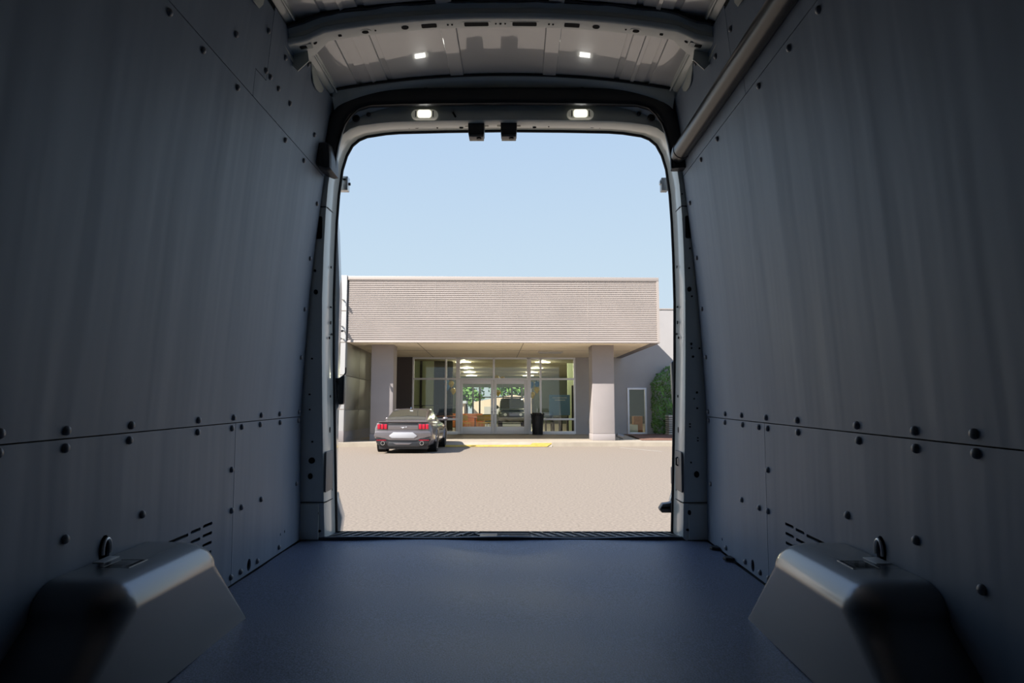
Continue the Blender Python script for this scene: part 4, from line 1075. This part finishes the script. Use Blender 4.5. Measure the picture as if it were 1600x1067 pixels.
# pale green partition with dark post and slatted screen, left
b = MB(); b.box(-7.2, -3.95, 12.0, 12.2, SW, 4.0); b.build('green_partition', M['shgreen'], bld)
b = MB(); b.box(3.6, 6.3, 13.5, 13.7, SW, 4.0); b.build('green_partition', M['shgreen'], bld)
b = MB(); b.box(-4.70, -4.58, 11.85, 12.0, SW, 4.0); b.build('dark_post', M['steel_black'], bld)
b = MB()
for k in range(12): b.box(-3.93+.085*k, -3.885+.085*k, 12.0, 12.05, SW, 3.4)
b.box(-3.95, -2.9, 12.1, 12.15, SW, 4.0)
b.build('slatted_screen', M['shdark'], bld)
b = MB()
b.tube([(-5.3, 10.3, 1.55), (-2.6, 10.3, 1.55)], .02, 6); b.tube([(-5.3, 10.3, 1.15), (-2.6, 10.3, 1.15)], .02, 6)
for x in (-5.3, -4.4, -3.5, -2.6): b.tube([(x, 10.3, SW+.02), (x, 10.3, 1.55)], .02, 6)
tag(b.build('railing', M['steel_black'], frame='B', loc=(-4, 10.3, SW)), 'black tubular railing behind the left showroom window', 'railing')
b = MB(); b.box(-5.6, -2.5, 10.8, 11.5, .95, 1.02); b.box(-5.5, -5.4, 10.85, 11.45, SW, .95); b.box(-2.7, -2.6, 10.85, 11.45, SW, .95)
tag(b.build('counter', M['wood'], frame='B', loc=(-4, 11, SW), bevel=.01), 'orange-brown wooden counter behind the left showroom window', 'counter')
# ceiling strips
sm = None
for x, ys_ in ((-2.35, (12.5, 18, 23, 28)), (2.1, (12.5, 18, 23, 28)), (-8.5, (14, 20, 26)), (8, (12, 18, 24))):  # the two outer rows are unseen strips added to brighten the showroom
    for y in ys_:
        b = MB(); b.box(x-.42, x+.42, y-.055, y+.055, 3.955, 3.995)
        o = b.build('ceiling_light', M['strip'], frame='B', loc=(x, y, 3.96))
        ld = bpy.data.lights.new('strip_glow', 'POINT'); ld.energy = 150; ld.color = (1.0, .93, .74); ld.shadow_soft_size = .05  # extra point lamp hung under the strip to lift the room's light
        lo = bpy.data.objects.new('strip_glow', ld); COL.objects.link(lo); lo.parent = o; lo.location = (0, 0, -.08)
        row = 'added unseen left row' if x < -5 else 'centre left row' if x < -1 else 'centre row' if x < 1 else 'centre right row' if x < 5 else 'added unseen right row'
        tag(o, 'lit strip light on the showroom ceiling, %s, behind the glass' % row, 'ceiling light', 'showroom strip lights, ' + row)
# balloons
def balloon(x, y, z, m, colour, where):
    root = empty('balloon', (x, y, z-.2), 'B', label='%s balloon in the bunch %s' % (colour, where), cat='balloon', group='%s balloons %s' % (colour, where))
    b = MB(); b.lathe([(.012, -.17), (.05, -.13), (.10, -.06), (.135, .02), (.135, .08), (.10, .14), (.05, .17), (.005, .18)], (x, y, z), 'z', 14); b.build('bulb', m, root)
    b = MB(); b.tube([(x, y, z-.16), (x+.02, y, z-.5), (x, y, z-.9)], .004, 5); b.build('string', M['platewhite'], root)
for x, y, z, c in ((-2.98, 8.2, 2.42, 'b'), (-2.78, 8.5, 2.60, 'y'), (-2.70, 8.8, 2.25, 'y'), (-3.05, 9.1, 2.70, 'b'), (-2.42, 8.3, 2.4, 'y')):
    balloon(x, y, z, M['bblue' if c == 'b' else 'byellow'], 'blue' if c == 'b' else 'yellow', 'left of the entrance doors')
for x, y, z, c in ((1.20, 8.2, 2.55, 'b'), (1.49, 8.5, 2.30, 'y'), (1.30, 8.8, 2.05, 'y'), (1.55, 9.1, 2.62, 'b')):
    balloon(x, y, z, M['bblue' if c == 'b' else 'byellow'], 'blue' if c == 'b' else 'yellow', 'right of the entrance doors')
for x, y, z in ((-.5, 10, 2.95), (-.2, 10.1, 2.9), (-.42, 10.6, 2.2)):
    balloon(x, y, z, M['byellow'], 'yellow', 'hanging behind the entrance doors')
# furniture
def chair(x, y, rz, m, label):
    root = empty('showroom_chair', (x, y, SW+.02), 'B', label=label, cat='chair', group='yellow chairs behind the entrance doors')
    z = SW+.02
    def t(px, py): return (x + px*math.cos(rz) - py*math.sin(rz), y + px*math.sin(rz) + py*math.cos(rz))
    b = MB(); q = [t(px, py) for px, py in ((-.22, -.22), (.22, -.22), (.22, .22), (-.22, .22))]
    b.prism([(a, c, z+.44) for a, c in q], (0, 0, .04)); b.build('seat', m, root, bevel=.012)
    b = MB(); q = [t(px, py) for px, py in ((-.22, .20), (.22, .20), (.22, .24), (-.22, .24))]
    b.prism([(a, c, z+.58) for a, c in q], (0, 0, .30)); b.build('backrest', m, root, bevel=.012)
    for px in (-.19, .19):
        for py in (-.19, .21):
            a, c = t(px, py); b = MB(); b.tube([(a, c, z), (a, c, z+(.45 if py < 0 else .86))], .018, 6); b.build('leg', m, root)
chair(-2.15, 10.6, .4, M['yellow'], 'yellow chair farthest left behind the left entrance door')
chair(-1.25, 10.9, 2.8, M['yellow'], 'yellow chair near the handle side behind the left entrance door')
chair(-1.0, 12.0, 3.3, M['yellow'], 'yellow chair set farther back behind the left entrance door')
rt = empty('side_table', (-1.65, 11.4, SW+.02), 'B', label='red topped table between yellow chairs inside the showroom', cat='table')
b = MB(); b.lathe([(.42, .72), (.44, .73), (.44, .75), (.42, .76)], (-1.65, 11.4, SW+.02)); b.build('table_top', M['red'], rt)
b = MB(); b.lathe([(.25, 0), (.24, .02), (.03, .04), (.03, .72)], (-1.65, 11.4, SW+.02)); b.build('pedestal', M['steel_black'], rt)
sf = empty('sofa', (-2.1, 14.5, SW+.02), 'B', label='orange sofa inside the showroom behind the left entrance door', cat='sofa')
b = MB(); b.box(-3.2, -1.3, 14.2, 15.0, SW+.15, SW+.5); b.build('seat', M['orange'], sf, bevel=.05, seg=3)
b = MB(); b.box(-3.2, -1.3, 14.85, 15.1, SW+.4, SW+.95); b.build('backrest', M['orange'], sf, bevel=.05, seg=3)
b = MB(); b.box(-3.35, -3.15, 14.2, 15.1, SW+.1, SW+.7); b.box(-1.35, -1.15, 14.2, 15.1, SW+.1, SW+.7); b.build('armrest', M['orange'], sf, bevel=.04, seg=3)
for x in (-3.2, -1.3):
    for y in (14.3, 15.0):
        b = MB(); b.cyl((x, y, SW+.02), (x, y, SW+.16), .03, 8); b.build('leg', M['steel_black'], sf)
sg = empty('display_board', (2.9, 9.6, SW+.02), 'B', label='blue display board with two lines of white lettering behind the right showroom window', cat='sign')
b = MB(); b.box(2.20, 3.28, 9.6, 9.66, 1.05, 2.10); b.build('board', M['bluesign'], sg, bevel=.006)
b = MB()
for z, x0, x1 in ((1.92, 2.38, 3.12), (1.80, 2.50, 3.0)):
    x = x0
    while x < x1:
        w_ = random.uniform(.03, .05); b.box(x, x+w_, 9.594, 9.602, z, z+.05); x += w_ + .018
b.build('lettering', M['signwhite'], sg)
for x in (2.3, 3.18):
    b = MB(); b.box(x-.03, x+.03, 9.62, 9.68, SW+.02, 1.06); b.build('leg', M['steel_black'], sg)
b = MB(); b.box(3.42, 3.52, 10, 10.1, SW+.02, 2.6); tag(b.build('display_post', M['steel_black'], frame='B', loc=(3.47, 10, SW)), 'tall black post behind the right showroom window beside the blue board', 'post')
for i, x in enumerate((1.95, 2.35, 2.75)):
    b = MB(); b.box(x, x+.05, 8.8, 9.3, SW+.02, .95); b.box(x, x+.35, 8.8, 8.85, .9, .95); b.box(x+.3, x+.35, 8.8, 9.3, SW+.02, .95)
    tag(b.build('stand', M['steel_black'], frame='B', loc=(x, 9, SW)), 'black metal stand behind the right showroom window', 'stand', 'black stands behind the right window')
# behind the narrow window
b = MB(); b.box(6.3, 6.75, 8.3, 8.7, SW+.02, 1.02); tag(b.build('cabinet', M['wood'], frame='B', loc=(6.5, 8.5, SW), bevel=.01), 'brown wooden cabinet behind the narrow right window', 'cabinet')
b = MB(); b.box(5.95, 6.42, 7.9, 8.25, SW+.02, .60); tag(b.build('carton', M['box'], frame='B', loc=(6.2, 8.1, SW), bevel=.008), 'pale carton standing low behind the narrow right window', 'box')

# --- beyond the far windows: trees, a tan building
def tree(x, y, h, w, label):
    root = empty('tree', (x, y, 0), 'B', label=label, cat='tree', group='trees beyond the showroom')
    blobs = [(Vector((x + random.uniform(-w, w)*.6, y + random.uniform(-w, w)*.4, h*random.uniform(.45, .82))), w*random.uniform(.45, .7)) for _ in range(9)]
    def fn():
        c, r = random.choice(blobs); d = Vector((random.gauss(0, 1), random.gauss(0, 1), random.gauss(0, 1))).normalized()
        return c + d*r*random.uniform(.75, 1.02), d
    b = MB(); leaf_cloud(b, 1500, fn, .22); b.build('foliage', M['treeleaf'], root, smooth=False)
    b = MB(); b.tube([(x, y, -.02), (x+.1, y, h*.3), (x, y, h*.6)], [.22, .16, .06], 8); b.build('trunk', M['bark'], root)
for x, h, w, lb in ((-9.0, 5.2, 2.2, 'leafy green tree farthest left beyond the showroom, seen through the glass'), (-3.6, 4.6, 1.8, 'lower leafy tree seen through the left entrance door beyond the showroom'),
                    (1.2, 6.6, 2.0, 'tallest leafy tree, seen through the right entrance door beyond the showroom'), (6.6, 5.6, 2.2, 'leafy green tree farthest right beyond the showroom')):
    tree(x, 49.5, h, w, lb)
tbld = empty('tan_shed', (0, 42, 0), 'B', label='low tan building with a grey roof seen through the showroom doors', cat='building')
b = MB(); b.box(-8, -3.4, 40, 44, 0, 1.9); b.box(-2.6, 5, 41, 45, 0, 2.0); b.build('wall', M['tan'], tbld)
b = MB(); b.prism([(-2.8, 41, 2.0), (1.4, 41, 2.75), (5.3, 41, 2.0)], (0, 4, 0)); b.build('gable', M['tan'], tbld)
b = MB(); b.box(-8.2, -3.2, 39.8, 44.2, 1.9, 2.15); b.build('roof', M['greyroof'], tbld)
b = MB(); b.box(-1.5, 0.2, 40.95, 41.0, 0, 1.6); b.build('roller_door', M['acwhite'], tbld)
